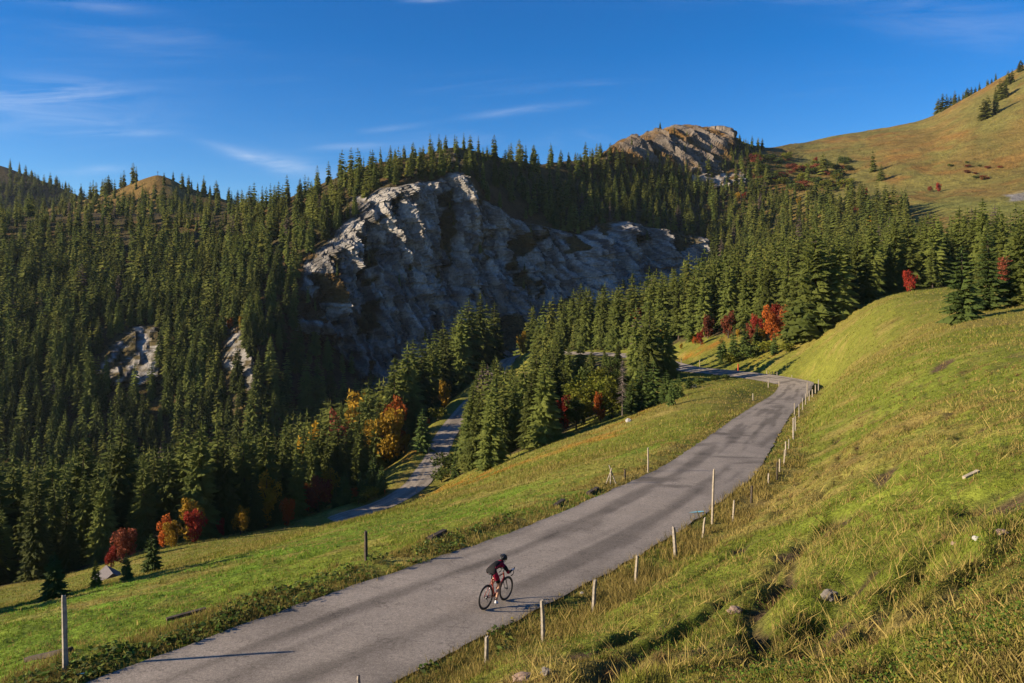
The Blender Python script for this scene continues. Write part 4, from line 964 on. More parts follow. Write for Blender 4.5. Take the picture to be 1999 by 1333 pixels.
for k in range(80):
    px = rnd.uniform(1470, 1650); py = rnd.uniform(312, 372) + (px - 1560) * .08
    tree("heath_bush", dec_crown(rnd.choice(['green', 'green', 'olive', 'rust']), rnd.randrange(2), True), STEM, mount_pt(px, py), rnd.uniform(4, 8), "low bush on the heath between rocky knoll and russet alp", "bush", "bushes on the heath slope", 1.3)
for k in range(14):
    px, py = rnd.gauss(1890, 22), rnd.gauss(338, 7)
    tree("heath_bush", dec_crown(rnd.choice(['green', 'rust']), rnd.randrange(2), True), STEM, mount_pt(px, py), rnd.uniform(1.5, 3.2), "low dark bush in the patch on the open alp", "bush", "bushes on the open alp", 1.5)

# ------------------------------------------------------------------ fence posts, poles, beams
def post(px, pyb, pxt, pyt, wpx, mat, name, label, group=None, Y=None, cap=None):
    p = hit(px, pyb) if Y is None else Vector(((px - CX) / F * Y, Y, float(gz(px, Y)[0])))
    h = (pyb - pyt) / F * p.y; w = max(wpx * (1 if p.y < 28 else .78) / F * p.y, .03) / 2; lean = (pxt - px) / F * p.y
    bm = bmesh.new(); rr = random.Random(int(px * 7 + pyb)); rings = []
    for k, (zf, s) in enumerate(((-.12, 1.1), (0, 1.08), (.35, 1.0), (.7, .97), (.965, .92), (1.0, .70))):
        o = Vector((lean * max(zf, 0) + rr.uniform(-.006, .006), rr.uniform(-.006, .006), 0))
        rings.append([bm.verts.new(o + Vector((math.cos(i / 6 * 6.283 + .4) * w * s * rr.uniform(.92, 1.08), math.sin(i / 6 * 6.283 + .4) * w * s * rr.uniform(.92, 1.08), h * zf + (rr.uniform(-.02, .02) if k == 5 else 0)))) for i in range(6)])
    for a, b in zip(rings, rings[1:]):
        for i in range(6): bm.faces.new((a[i], a[(i + 1) % 6], b[(i + 1) % 6], b[i]))
    bm.faces.new(rings[-1]); bm.faces.new(rings[0][::-1])
    o = link(name, bm_mesh(name, bm), mat, None, label, "post" if 'post' in name else "pole", group, loc=p)
    o.rotation_euler.z = 0
    return o
FP = [(950,1297,950,1243,9,M_post,"low grey fence post nearest the lower frame edge by the road"),(1061,1253,1058,1172,9,M_post,"grey fence post in line with the cyclist's long shadow"),(1158,1197,1162,1133,9,M_post,"leaning grey fence post just past the cyclist's shadow"),
 (1241,1140,1244,1085,7,M_pale,"pale fence post, fourth from the lower frame edge"),(1319,1088,1315,1028,8,M_post,"grey fence post, fifth from the lower frame edge"),(1372,1050,1376,1011,6,M_pale,"short pale leaning fence post just before the tall snow pole"),
 (1431,1018,1433,977,6,M_pale,"whitish fence post just after the tall snow pole"),(1467,982,1468,948,6,M_postdark,"dark brown fence post second after the tall snow pole"),(1500,943,1501,924,5,M_pale,"short pale stub third after the tall snow pole"),(1517,938,1517,902,4,M_postdark,"dark slim fence post at the ragged asphalt edge"),(1522,922,1522,897,4,M_pale,"pale slim fence post right behind the dark slim one"),
 (1531,908,1532,878,4,M_pale,"white slim fence post before the bend, taller of a close pair"),(1534,890,1534,862,4,M_pale,"white slim fence post before the bend, upper of a close pair"),(1540,876,1540,857,3,M_post,"grey slim fence post right after the white pair"),(1549,858,1549,816,5,M_post,"thick grey fence post halfway up to the bend"),(1553,842,1553,813,4,M_post,"grey fence post leaning against the thick one halfway to the bend")]
for a in FP: post(a[0], a[1], a[2], a[3], a[4], a[5], "fence_post", a[6], "fence posts along the uphill road edge")
for px, b, t in ((1560,815,789),(1567,800,777),(1573,790,768),(1580,782,762),(1586,775,760),(1592,769,751),(1598,763,741)):
    post(px, b, px, t, 3, M_pale if px in (1586, 1592) else M_post, "fence_post", "slim fence post in the far row beside the road bend", "fence posts at the road bend")
post(700, 1345, 700, 1320, 7, M_post, "fence_post", "fence post whose top just shows at the lower frame edge", "fence posts along the uphill road edge")
post(1390, 1024, 1394, 917, 6, M_pale, "snow_pole", "tallest pale wooden snow pole at the uphill road edge")
post(1551, 812, 1551, 787, 2.5, M_pale, "snow_pole", "thin pale snow pole just before the bend")
post(1576, 776, 1576, 746, 2.5, M_pale, "snow_pole", "thin pale snow pole on the outside of the bend")
post(128, 1311, 124, 1163, 10, M_post, "marker_post", "tall grey wooden post at the meadow edge casting a long shadow on the road")
post(715, 1094, 714, 1036, 7, M_postdark, "marker_post", "dark wooden post on the meadow side above the cyclist")
post(1265, 923, 1265, 875, 4.5, M_pale, "marker_post", "slim pale post on the meadow side of the road by the dark stain")
post(1220, 934, 1220, 916, 5, M_postdark, "marker_post", "short dark stub on the meadow side of the road")
for px, b, t, l in ((1470,782,768,"thin pole on the meadow verge well before the bend"),(1500,757,740,"thin pale pole on the inside of the bend"),(1521,755,744,"second thin pole on the inside tip of the bend")):
    post(px, b, px, t, 2.5, M_pale, "marker_pole", l)
post(1441, 727, 1441, 711, 3.5, M_redpaint, "marker_pole", "red marker pole beside the far road")
for px, b, t in ((1330,713,700),(1366,718,703),(1313,708,694)):
    post(px, b, px, t, 1.8, M_pale, "marker_pole", "thin reflector pole along the far road", "reflector poles along the far road")
for px, b, t in ((1497,733,724),(1503,733,726),(1508,735,726),(1517,736,726),(1546,742,732)):
    post(px, b, px, t, 1.8, M_pale, "fence_post", "tiny white fence post on the grass behind the bend", "tiny fence posts behind the bend")
post(813, 962, 813, 949, 2, M_pale, "marker_pole", "white reflector pole at the lower road bend")
post(837, 885, 837, 872, 2, M_pale, "marker_pole", "white reflector pole higher up the lower road")
post(751, 966, 751, 957, 2.2, M_redpaint, "marker_pole", "small red marker pole beside the lower road")
# tripod of sticks
tp = hit(1192, 946); e = link("stick_tripod", None, None, None, "tripod of crossed grey sticks on the meadow verge", "stick tripod", loc=tp)
for a, l in ((0.3, .95), (2.4, .8), (4.6, .75)):
    bm = bmesh.new(); d = Vector((math.cos(a) * .32, math.sin(a) * .2, -.1)); t = Vector((-.08 * math.cos(a), -.05 * math.sin(a), l)); r_ = .03
    rg = [[bm.verts.new(p + Vector((math.cos(i * 1.571) * r_, math.sin(i * 1.571) * r_, 0))) for i in range(4)] for p in (d, t)]
    for i in range(4): bm.faces.new((rg[0][i], rg[0][(i + 1) % 4], rg[1][(i + 1) % 4], rg[1][i]))
    bm.faces.new(rg[1]); bm.faces.new(rg[0][::-1]); link("stick", bm_mesh("stick", bm), M_post, e)
def beam(a, b, th, mat, label, name="wood_beam"):
    A_, B_ = hit(*a), hit(*b); d = B_ - A_; L = d.length; bm = bmesh.new(); bmesh.ops.create_cube(bm, size=1)
    for v in bm.verts: v.co = Vector((v.co.x * L, v.co.y * th * 1.3, v.co.z * th))
    bmesh.ops.bevel(bm, geom=bm.edges[:], offset=th * .12, segments=1)
    o = link(name, bm_mesh(name, bm), mat, None, label, "beam", loc=(A_ + B_) / 2 + Vector((0, 0, th * .42)))
    o.rotation_euler = d.to_track_quat('X', 'Z').to_euler()
beam((52, 1291), (138, 1272), .10, M_postdark, "dark wooden beam lying in the grass behind the tall grey post")
beam((325, 1213), (402, 1192), .09, M_postdark, "dark beam half sunk in the meadow verge")
beam((838, 1056), (868, 1041), .14, M_postdark, "short dark plank on the verge near the dark marker post")
beam((1084, 990), (1100, 979), .14, M_postdark, "short dark plank on the verge, middle of three")
beam((1148, 967), (1166, 957), .14, M_postdark, "short dark plank on the verge nearest the tripod")
beam((1882, 936), (1910, 923), .07, M_pale, "pale wooden plank lying on the steep slope")
# stones
def stone(px, py, wpx, mat, label, flat=.6, seed=0):
    p = hit(px, py); r_ = wpx / F * p.y / 2; bm = bmesh.new(); bmesh.ops.create_icosphere(bm, subdivisions=3, radius=1)
    co = np.array([v.co[:] for v in bm.verts]); dd = 1 + .35 * fbm(co[:, 0] * 1.1 + seed, co[:, 1] * 1.1, co[:, 2] * 1.1, 3) + .22 * cells(co[:, 0] * 1.3 + 3 * seed, co[:, 1] * 1.3 + co[:, 2] * 1.7, seed)
    for v, k in zip(bm.verts, dd): v.co = Vector((v.co.x * k * r_, v.co.y * k * r_ * .8, max(v.co.z * k, -.5) * r_ * flat))
    link("stone", bm_mesh("stone", bm), mat, None, label, "stone", loc=p + Vector((0, 0, r_ * flat * .35)))
stone(1435, 1196, 30, M_stonep, "tan stone in the dry grass of the slope", .55, 1)
stone(1620, 1170, 34, M_stone, "grey angular stone in a dark hollow of the slope", .8, 2)
stone(1905, 1055, 15, M_stonew, "small white stone high on the grassy slope", .7, 3)
stone(1953, 1044, 26, M_stonep, "brownish stone beside the small white one", .6, 4)
stone(1862, 1064, 12, M_stonep, "small dark stone downhill of the white one", .7, 5)
stone(1066, 1316, 22, M_stone, "grey stone at the lower frame edge near the first fence post", .8, 6)
stone(1020, 1331, 40, M_stonep, "tan boulder cut by the lower frame edge", .6, 7)
stone(1227, 824, 11, M_stonew, "white boulder at the meadow edge below the dead spruce", .9, 8)
stone(1355, 756, 9, M_stonew, "white boulder in front of the dark bush", .9, 9)
stone(1136, 1160, 9, M_stonew, "small pale stone at the asphalt edge by the fence", .5, 10)

# ------------------------------------------------------------------ hut behind the meadow crest
hp = Vector(((214 - CX) / F * 100, 100, 0)); hp.z = (HY - 1148) / F * 100
hut = link("hut", None, None, None, "small weathered hut whose gable roof peeps over the meadow crest", "hut", loc=hp); hut.rotation_euler.z = math.radians(38)
M_hutw = simple_mat("hut boards", (.13, .105, .09), .9, .35, 5, .4); M_hutr = simple_mat("hut roof", (.13, .115, .115), .8, .2, 4, .3)
bm = bmesh.new(); w_, l_, hw, hr = 1.25, 1.7, 1.3, 2.25
a = [bm.verts.new(p) for p in ((-w_, -l_, -.4), (w_, -l_, -.4), (w_, -l_, hw), (0, -l_, hr), (-w_, -l_, hw))]; b = [bm.verts.new(v.co + Vector((0, 2 * l_, 0))) for v in a]
bm.faces.new(a[::-1]); bm.faces.new(b)
for i in range(5):
    if i in (2, 3): continue
    bm.faces.new((a[i], a[(i + 1) % 5], b[(i + 1) % 5], b[i]))
link("wall", bm_mesh("hut_wall", bm), M_hutw, hut)
for sg in (-1, 1):
    bm = bmesh.new(); ex = 1.25; q = [(0, hr + .06), (sg * w_ * ex, hw - (hr - hw) * (ex - 1) + .06)]; vs = []
    for dz in (0, .09):
        for y in (-l_ - .2, l_ + .2):
            for x, z in q: vs.append(bm.verts.new((x, y, z + dz)))
    for f_ in ((0, 1, 3, 2), (4, 6, 7, 5), (0, 4, 5, 1), (2, 3, 7, 6), (1, 5, 7, 3), (0, 2, 6, 4)): bm.faces.new([vs[i] for i in f_])
    bmesh.ops.recalc_face_normals(bm, faces=bm.faces[:]); link("roof", bm_mesh("hut_roof", bm), M_hutr, hut)
for k in range(9):
    bm = bmesh.new(); bmesh.ops.create_cube(bm, size=1); x = -w_ + .14 + k * (2 * w_ - .28) / 8; ht = hw + (hr - hw) * (1 - abs(x) / w_) + .35
    for v in bm.verts: v.co = Vector((v.co.x * .24 + x, v.co.y * .03 - l_ - .018, (v.co.z + .5) * ht - .4))
    link("board", bm_mesh("board", bm), M_hutw, hut)
# summit cross
i = int((308 - HX[0]) / 6); cp = Vector(HG[40, i]); e = link("summit_cross", None, None, None, "tiny cross on top of the pointed grassy hill", "cross", loc=cp)
for nm, dim, z in (("post", (.3, .3, 5), 2.2), ("crossbar", (2.2, .25, .3), 3.6)):
    bm = bmesh.new(); bmesh.ops.create_cube(bm, size=1)
    for v in bm.verts: v.co = Vector((v.co.x * dim[0], v.co.y * dim[1], v.co.z * dim[2] + z))
    link(nm, bm_mesh(nm, bm), M_postdark, e)

# ------------------------------------------------------------------ bicycle and rider
M_black = simple_mat("black rubber", (.012, .012, .013), .6, .1, 5, 0, .4)
M_carbon = simple_mat("black carbon", (.015, .015, .017), .35, .1, 5, 0, .5)
M_frame = simple_mat("red-black frame paint", (.22, .022, .014), .3, .1, 5, 0, .5)
M_orb = simple_mat("orange bottle", (.75, .10, .02), .4, .05, 5, 0, .5)
M_steel = simple_mat("chain steel", (.25, .25, .26), .35, .1, 5, 0, .5, .9)
M_skin = simple_mat("skin", (.45, .25, .16), .6, .08, 5)
M_jblack = simple_mat("black jersey", (.011, .010, .011), .8, .15, 9)
M_jred = simple_mat("crimson jersey", (.32, .010, .035), .8, .12, 9)
M_white = simple_mat("white shoe", (.70, .72, .75), .5, .05, 9)
rp = hit(947, 1196); k0 = int(np.argmin((UP[:, 0] - rp.x) ** 2 + (UP[:, 1] - rp.y) ** 2))
tdir = UP[k0 + 4] - UP[k0 - 4]; head = math.atan2(tdir[1], tdir[0]); pitch = -math.atan2(tdir[2], math.hypot(tdir[0], tdir[1]))
def road_top(x, y):
    k = int(np.argmin((UP[:, 0] - x) ** 2 + (UP[:, 1] - y) ** 2)); u = min(1, math.hypot(UP[k, 0] - x, UP[k, 1] - y) / (W / 2)); return UP[k, 2] + .03 * (1 - u * u) + .012
bz = road_top(rp.x, rp.y)
rider_rot = Matrix.Rotation(head, 4, 'Z') @ Matrix.Rotation(pitch, 4, 'Y') @ Matrix.Rotation(math.radians(2), 4, 'X') @ Matrix.Scale(.95, 4)
def tube(bm, pts_, rad, seg=8):
    pts_ = [Vector(p) for p in pts_]; rad = rad if hasattr(rad, '__len__') else [rad] * len(pts_); rings = []
    for i, p in enumerate(pts_):
        d = (pts_[min(i + 1, len(pts_) - 1)] - pts_[max(i - 1, 0)]).normalized(); q = d.to_track_quat('Z', 'Y')
        rings.append([bm.verts.new(p + q @ Vector((rad[i] * math.cos(j / seg * 6.283), rad[i] * math.sin(j / seg * 6.283), 0))) for j in range(seg)])
    for a, b in zip(rings, rings[1:]):
        for j in range(seg): bm.faces.new((a[j], a[(j + 1) % seg], b[(j + 1) % seg], b[j]))
    bm.faces.new(rings[0][::-1]); bm.faces.new(rings[-1])
def ring_profile(bm, c, prof, seg=40, axis='Y'):
    """prof: closed list of (radius, offset)"""
    rings = []
    for i in range(seg):
        a = i / seg * 6.28318; rings.append([bm.verts.new(Vector((c[0] + r * math.cos(a), c[1] + o, c[2] + r * math.sin(a)))) for r, o in prof])
    n_ = len(prof)
    for i in range(seg):
        a, b = rings[i], rings[(i + 1) % seg]
        for j in range(n_): bm.faces.new((a[j], a[(j + 1) % n_], b[(j + 1) % n_], b[j]))
    bmesh.ops.recalc_face_normals(bm, faces=bm.faces[:])
bike = link("bicycle", None, None, None, "black and red racing bicycle with orange bottle ridden up the road lane", "bicycle")
bike.matrix_world = Matrix.Translation((rp.x, rp.y, bz)) @ rider_rot
RA, FA, BB, ST, HT, HB = Vector((0, 0, .34)), Vector((.99, 0, .34)), Vector((.41, 0, .275)), Vector((.235, 0, .80)), Vector((.80, 0, .84)), Vector((.845, 0, .69))
def part(name, fn, mat, parent=bike, smooth=True):
    bm = bmesh.new(); fn(bm); return link(name, bm_mesh(name, bm, smooth), mat, parent)
for c in (RA, FA):
    wh = part("wheel", lambda bm: tube(bm, [c + Vector((0, -.045, 0)), c + Vector((0, .045, 0))], .022, 10), M_carbon)
    part("tyre", lambda bm: ring_profile(bm, c, [(.316, -.013), (.330, -.014), (.340, 0), (.330, .014), (.316, .013)]), M_black, wh)
    part("rim", lambda bm: ring_profile(bm, c, [(.270, -.004), (.292, -.012), (.3155, -.011), (.3155, .011), (.292, .012), (.270, .004)]), M_carbon, wh)
    def spk(bm):
        for i in range(16):
            a = i / 16 * 6.283; tube(bm, [c + Vector((.02 * math.cos(a), .03 * (-1) ** i, .02 * math.sin(a))), c + Vector((.275 * math.cos(a), 0, .275 * math.sin(a)))], .0016, 4)
    part("spokes", spk, M_steel, wh)
def fr(bm):
    tube(bm, [HB, BB], .024); tube(bm, [HT + Vector((0, 0, -.03)), ST + Vector((.0, 0, -.06))], .018); tube(bm, [BB, ST], .018); tube(bm, [HT, HB], .022)
    for s in (-1, 1):
        tube(bm, [BB + Vector((0, s * .03, 0)), RA + Vector((0, s * .06, 0))], .010); tube(bm, [ST + Vector((0, s * .015, -.08)), RA + Vector((0, s * .06, 0))], .008)
part("frame", fr, M_frame)
def fork(bm):
    for s in (-1, 1): tube(bm, [HB + Vector((0, s * .02, 0)), HB + Vector((.03, s * .05, -.06)), FA + Vector((0, s * .055, 0))], [.016, .015, .008])
part("fork", fork, M_carbon)
def bar(bm):
    tube(bm, [HT, HT + Vector((.01, 0, .05)), HT + Vector((.10, 0, .06))], .015)
    o = HT + Vector((.10, 0, .06)); tube(bm, [o + Vector((0, -.20, 0)), o + Vector((0, .20, 0))], .014)
    for s in (-1, 1): tube(bm, [o + Vector((0, s * .20, 0)), o + Vector((.08, s * .205, .0)), o + Vector((.11, s * .21, -.05)), o + Vector((.08, s * .21, -.11)), o + Vector((-.02, s * .21, -.13))], .013)
part("handlebar", bar, M_black)
for s in (-1, 1):
  def hoods(bm):
    o = HT + Vector((.10, 0, .06)); tube(bm, [o + Vector((.06, s * .205, .01)), o + Vector((.13, s * .205, .03)), o + Vector((.155, s * .205, .075))], [.017, .018, .012])
  part("brake_hood", hoods, M_black)
def saddle(bm):
    tube(bm, [Vector((.09, 0, .955)), Vector((.16, 0, .965)), Vector((.24, 0, .96)), Vector((.33, 0, .95))], [.05, .06, .035, .018], 10)
    for v in bm.verts: v.co.z = .955 + (v.co.z - .955) * .4
part("saddle", saddle, M_black)
part("seatpost", lambda bm: tube(bm, [ST + Vector((0, 0, -.02)), Vector((.20, 0, .945))], .014), M_carbon)
def crank(bm):
    ring_profile(bm, (BB.x, -.045, BB.z), [(.07, -.003), (.095, -.003), (.095, .003), (.07, .003)], 24)
    tube(bm, [BB + Vector((0, -.06, 0)), BB + Vector((-.02, -.07, -.17))], .011); tube(bm, [BB + Vector((0, .06, 0)), BB + Vector((.02, .07, .17))], .011)
    tube(bm, [BB + Vector((0, -.06, 0)), BB + Vector((0, .06, 0))], .018)
part("crankset", crank, M_carbon)
for s, dz, dx in ((-1, -.17, -.02), (1, .17, .02)):
    part("pedal", lambda bm: tube(bm, [BB + Vector((dx, s * .075, dz)), BB + Vector((dx, s * .15, dz))], .014, 6), M_black)
part("cassette", lambda bm: ring_profile(bm, (0, -.04, .34), [(.02, -.012), (.055, .008), (.02, .012)], 20), M_steel)
part("chain", lambda bm: (tube(bm, [Vector((0, -.045, .39)), BB + Vector((0, -.045, .09))], .004, 4), tube(bm, [Vector((.03, -.045, .23)), BB + Vector((0, -.045, -.09))], .004, 4), tube(bm, [Vector((0, -.05, .29)), Vector((.03, -.05, .23))], .008, 5)), M_steel)
part("bottle", lambda bm: tube(bm, [BB + (HB - BB) * .30 + Vector((-.03, 0, .045)), BB + (HB - BB) * .62 + Vector((-.03, 0, .045)), BB + (HB - BB) * .70 + Vector((-.03, 0, .045))], [.036, .036, .018], 10), M_orb)
# rider: one skin grown on a skeleton
J = {}; edges = []
def jn(n_, p, r_, par=None):
    J[n_] = (len(J), Vector(p), r_)
    if par: edges.append((J[par][0], J[n_][0]))
jn('pelvis', (.17, 0, 1.03), (.135, .115)); jn('waist', (.31, 0, 1.14), (.13, .105), 'pelvis'); jn('chest', (.48, 0, 1.14), (.155, .115), 'waist'); jn('neckb', (.62, 0, 1.125), (.085, .075), 'chest')
jn('neck', (.685, 0, 1.15), (.055, .055), 'neckb'); jn('headl', (.745, 0, 1.175), (.070, .075), 'neck'); jn('headm', (.77, 0, 1.23), (.082, .095), 'headl'); jn('headt', (.76, 0, 1.28), (.06, .07), 'headm')
jn('chin', (.81, 0, 1.14), (.035, .04), 'headl')
for s, n_ in ((-1, 'r'), (1, 'l')):
    jn('sh' + n_, (.58, s * .17, 1.09), (.065, .065), 'neckb'); jn('ua' + n_, (.63, s * .225, 1.0), (.052, .052), 'sh' + n_); jn('el' + n_, (.68, s * .24, .90), (.040, .040), 'ua' + n_); jn('fa' + n_, (.80, s * .225, .91), (.038, .038), 'el' + n_); jn('wr' + n_, (.925, s * .208, .93), (.026, .026), 'fa' + n_); jn('pa' + n_, (.985, s * .206, .935), (.032, .022), 'wr' + n_)
    for f_i, (dx, dy, dz, ln) in enumerate(((.045, -.022, .004, 1), (.052, -.007, 0, 1), (.048, .008, -.004, 1), (.038, .02, -.006, 1))):
        a = 'f%s%d' % (n_, f_i); jn(a, (.985 + dx * .7, s * (.206 + dy), .935 + dz), (.010, .010), 'pa' + n_); jn(a + 'b', (.985 + dx, s * (.206 + dy), .900 + dz), (.009, .009), a)
    jn('th' + n_, (.965, s * .172, .925), (.011, .011), 'wr' + n_); jn('tb' + n_, (1.0, s * .168, .905), (.009, .009), 'th' + n_)
    if s < 0: pts_l = [('hip', (.19, -.10, .99), (.105, .10)), ('tm', (.33, -.11, .80), (.088, .085)), ('kn', (.455, -.11, .60), (.058, .056)), ('ca', (.42, -.115, .44), (.055, .052)), ('an', (.345, -.115, .185), (.034, .032)), ('he', (.315, -.115, .125), (.034, .034)), ('to', (.45, -.115, .115), (.034, .024))]
    else: pts_l = [('hip', (.19, .10, .99), (.105, .10)), ('tm', (.40, .11, .92), (.088, .085)), ('kn', (.585, .11, .83), (.058, .056)), ('ca', (.53, .115, .68), (.055, .052)), ('an', (.395, .115, .52), (.034, .032)), ('he', (.345, .115, .47), (.034, .034)), ('to', (.475, .115, .46), (.034, .024))]
    prev = 'pelvis'
    for a, p, r_ in pts_l: jn(a + n_, p, r_, prev); prev = a + n_
me = bpy.data.meshes.new("rider_skeleton"); me.from_pydata([J[k][1] for k in J], edges, []); tmp = bpy.data.objects.new("rider_skeleton", me); COL.objects.link(tmp)
mo = tmp.modifiers.new("skin", 'SKIN'); mo.use_smooth_shade = True; mo.branch_smoothing = .6
for k, v in zip(J.values(), me.skin_vertices[0].data): v.radius = k[2]; v.use_root = (k[0] == 0)
ss = tmp.modifiers.new("sub", 'SUBSURF'); ss.levels = 2; ss.render_levels = 2
dg = bpy.context.evaluated_depsgraph_get(); body = bpy.data.meshes.new_from_object(tmp.evaluated_get(dg)); bpy.data.objects.remove(tmp)
for m_ in (M_jblack, M_jred, M_skin, M_white): body.materials.append(m_)
bone = []
for a, b in edges: bone.append((list(J)[a], list(J)[b], list(J.values())[a][1], list(J.values())[b][1]))
for pl in body.polygons:
    c = pl.center; best = None
    for na, nb, a, b in bone:
        t = max(0, min(1, (c - a).dot(b - a) / max((b - a).length_squared, 1e-9))); d = (c - a - (b - a) * t).length
        if best is None or d < best[0]: best = (d, na, nb, t)
    _, na, nb, t = best; s = 2
    if nb in ('waist', 'chest', 'neckb', 'shr', 'shl'): s = 1 if (abs(c.y) > .10 and nb in ('waist', 'chest')) or nb in ('shr', 'shl') and t > .5 or (nb == 'neckb' and t > .5) else 0
    elif nb[:2] in ('ua', 'el'): s = 1 if nb[:2] == 'el' and t > .25 else 0
    elif nb[:2] == 'fa': s = 0
    elif nb[:2] in ('wr',): s = 0 if t < .7 else 3
    elif nb[:2] in ('pa', 'th', 'tb') and na[:2] in ('wr', 'th') or nb[0] == 'f' and nb[1] in 'rl': s = 3
    elif nb[:3] == 'hip': s = 0 if c.x > .09 else 1
    elif nb[:2] == 'tm': s = 1 if abs(c.y) > .10 else 0
    elif nb[:2] == 'kn': s = 0 if t < .55 else 2
    elif nb[:2] in ('he', 'to'): s = 3
    elif nb[:2] == 'an': s = 2 if t < .82 else 0
    elif nb == 'neck': s = 1
    pl.material_index = s; pl.use_smooth = True
rider = link("person", None, None, None, "cyclist in black and crimson kit and black helmet bent low over the handlebar", "person")
rider.matrix_world = bike.matrix_world.copy()
link("body", body, None, rider)
def helmet(bm):
    bmesh.ops.create_uvsphere(bm, u_segments=20, v_segments=12, radius=1)
    bmesh.ops.delete(bm, geom=[v for v in bm.verts if v.co.z < -.30], context='VERTS')
    for v in bm.verts:
        x = v.co.x; v.co = Vector((v.co.x * .142 - .012, v.co.y * .105, v.co.z * .10 * (1 + .08 * math.cos(v.co.y * 14)) - max(0, -x) * .02))
        v.co = Matrix.Rotation(.10, 3, 'Y') @ v.co + Vector((.76, 0, 1.257))
    g = bmesh.ops.solidify(bm, geom=bm.faces[:], thickness=.012)
hm = part("helmet", helmet, M_black, rider)
for s in (-.055, 0, .055):
    part("helmet_rib", lambda bm: tube(bm, [Vector((.635, s, 1.287)), Vector((.705, s * 1.05, 1.355 - abs(s) * .28)), Vector((.775, s, 1.360 - abs(s) * .28)), Vector((.855, s * .8, 1.312))], [.008, .011, .011, .008], 6), M_carbon if s else M_steel, hm)
part("sunglasses", lambda bm: tube(bm, [Vector((.81, -.075, 1.212)), Vector((.857, -.04, 1.207)), Vector((.861, .04, 1.207)), Vector((.81, .075, 1.212))], .016, 6), M_black, rider)
part("nose", lambda bm: tube(bm, [Vector((.835, 0, 1.207)), Vector((.867, 0, 1.177)), Vector((.835, 0, 1.167))], [.008, .013, .008], 6), M_skin, rider)

# ------------------------------------------------------------------ grass (too many blades to count)
def grass_field(name, N, px_r, ly_r, accept, hfun, colfun, wk, label, bend=.45, seed=1, tuft=4, cat="grass"):
    r = np.random.default_rng(seed); n0 = N // tuft
    px = r.uniform(*px_r, n0); Y = np.exp(r.uniform(math.log(ly_r[0]), math.log(ly_r[1]), n0))
    X = (px - CX) / F * Y
    keep = accept(px, X, Y); px, X, Y = px[keep], X[keep], Y[keep]
    h0 = hfun(px, X, Y) * r.uniform(.6, 1.3, len(X)); c0 = colfun(px, X, Y, r) * r.uniform(.75, 1.25, (len(X), 1))
    X = np.repeat(X, tuft); Y = np.repeat(Y, tuft); h0 = np.repeat(h0, tuft); c0 = np.repeat(c0, tuft, 0); m = len(X)
    X = X + r.normal(size=m) * h0 * .35; Y = Y + r.normal(size=m) * h0 * .35
    Z = gz(CX + X / Y * F, Y) - .01
    h = h0 * r.uniform(.6, 1.25, m); a = r.uniform(0, 6.283, m); ln = h * r.uniform(.1, bend * 1.5, m)
    w = np.maximum(.005, Y * wk) * r.uniform(.7, 1.4, m); b = r.uniform(0, 6.283, m)
    base = np.stack([X, Y, Z], 1); side = np.stack([np.cos(b), np.sin(b), 0 * b], 1) * w[:, None]; lean = np.stack([np.cos(a), np.sin(a), 0 * a], 1) * ln[:, None]
    tip = base + lean + np.stack([0 * h, 0 * h, h * .95], 1); mid = base * .5 + tip * .5 + np.stack([0 * h, 0 * h, np.minimum(h * .06, w * 1.5)], 1)
    V = np.stack([base - side, base + side, mid + side * .8, tip], 1).reshape(-1, 3); i = np.arange(m) * 4
    T_ = np.stack([np.stack([i, i + 1, i + 2], 1), np.stack([i, i + 2, i + 3], 1)], 1).reshape(-1, 3)
    cc = np.repeat(c0 * r.uniform(.85, 1.15, (m, 1)), 4, 0)
    link(name, npmesh(name, V, T_, cc), M_grass, label=label, cat=cat, kind="stuff")
    return len(T_)
def road_gap(X, Y):
    d = np.full(X.shape, 1e9)
    for P_, w_ in ROADS:
        Q = P_[::4]
        for i in range(0, len(X), 20000):
            dd = np.sqrt(((X[i:i + 20000, None] - Q[None, :, 0]) ** 2 + (Y[i:i + 20000, None] - Q[None, :, 1]) ** 2).min(1)) - w_ / 2; d[i:i + 20000] = np.minimum(d[i:i + 20000], dd)
    return d
def look(arr, px, Y):
    i = np.clip(((px - GPX[0]) / 6).astype(int), 0, len(GPX) - 1); j = np.clip(np.searchsorted(GLY, np.log(Y)), 0, len(GLY) - 1); return arr[j, i]
sideR = lambda X, Y: X - (Y - 17.9) * .52
def acc_meadow(px, X, Y): return (road_gap(X, Y) > .12) & (look(soil, px, Y) < .24) & (look(edge_tm, px, Y) < .5)
def col_meadow(px, X, Y, r):
    c = look(col, px, Y).copy(); k = r.random(len(X)) + .45 * fbm(X * .22, Y * .22, 21.0, 3); dryk = (k < .27)[:, None]
    return np.where(dryk, straw * 1.15, c * 1.15)
def h_meadow(px, X, Y): return (.065 + .09 * sstep(-.1, .4, fbm(X * .35, Y * .35, 2.0, 3))) * np.where(Y > 35, 1.15, 1)
nt = grass_field("meadow_grass", 330000, (-60, 2060), (4.2, 85), acc_meadow, h_meadow, col_meadow, .00038, "short green and yellow meadow grass on both sides of the road", seed=3)
def acc_verge(px, X, Y):
    g = road_gap(X, Y); return (g > .0) & (g < 2.4) & (fbm(X * .5, Y * .5, 7., 3) > -.12 + .1 * (g - .8)) & (look(soil, px, Y) < .5)
nt += grass_field("dry_verge_grass", 420000, (-60, 1640), (11, 110), acc_verge, lambda px, X, Y: np.where(sideR(X, Y) > 0, .30, .17) * (1 - .3 * sstep(30, 90, Y)), lambda px, X, Y, r: np.where(r.random(len(X))[:, None] < .6, straw * .95, dry * .9), .00034, "tall straw coloured grass along the road verges", .5, 4)
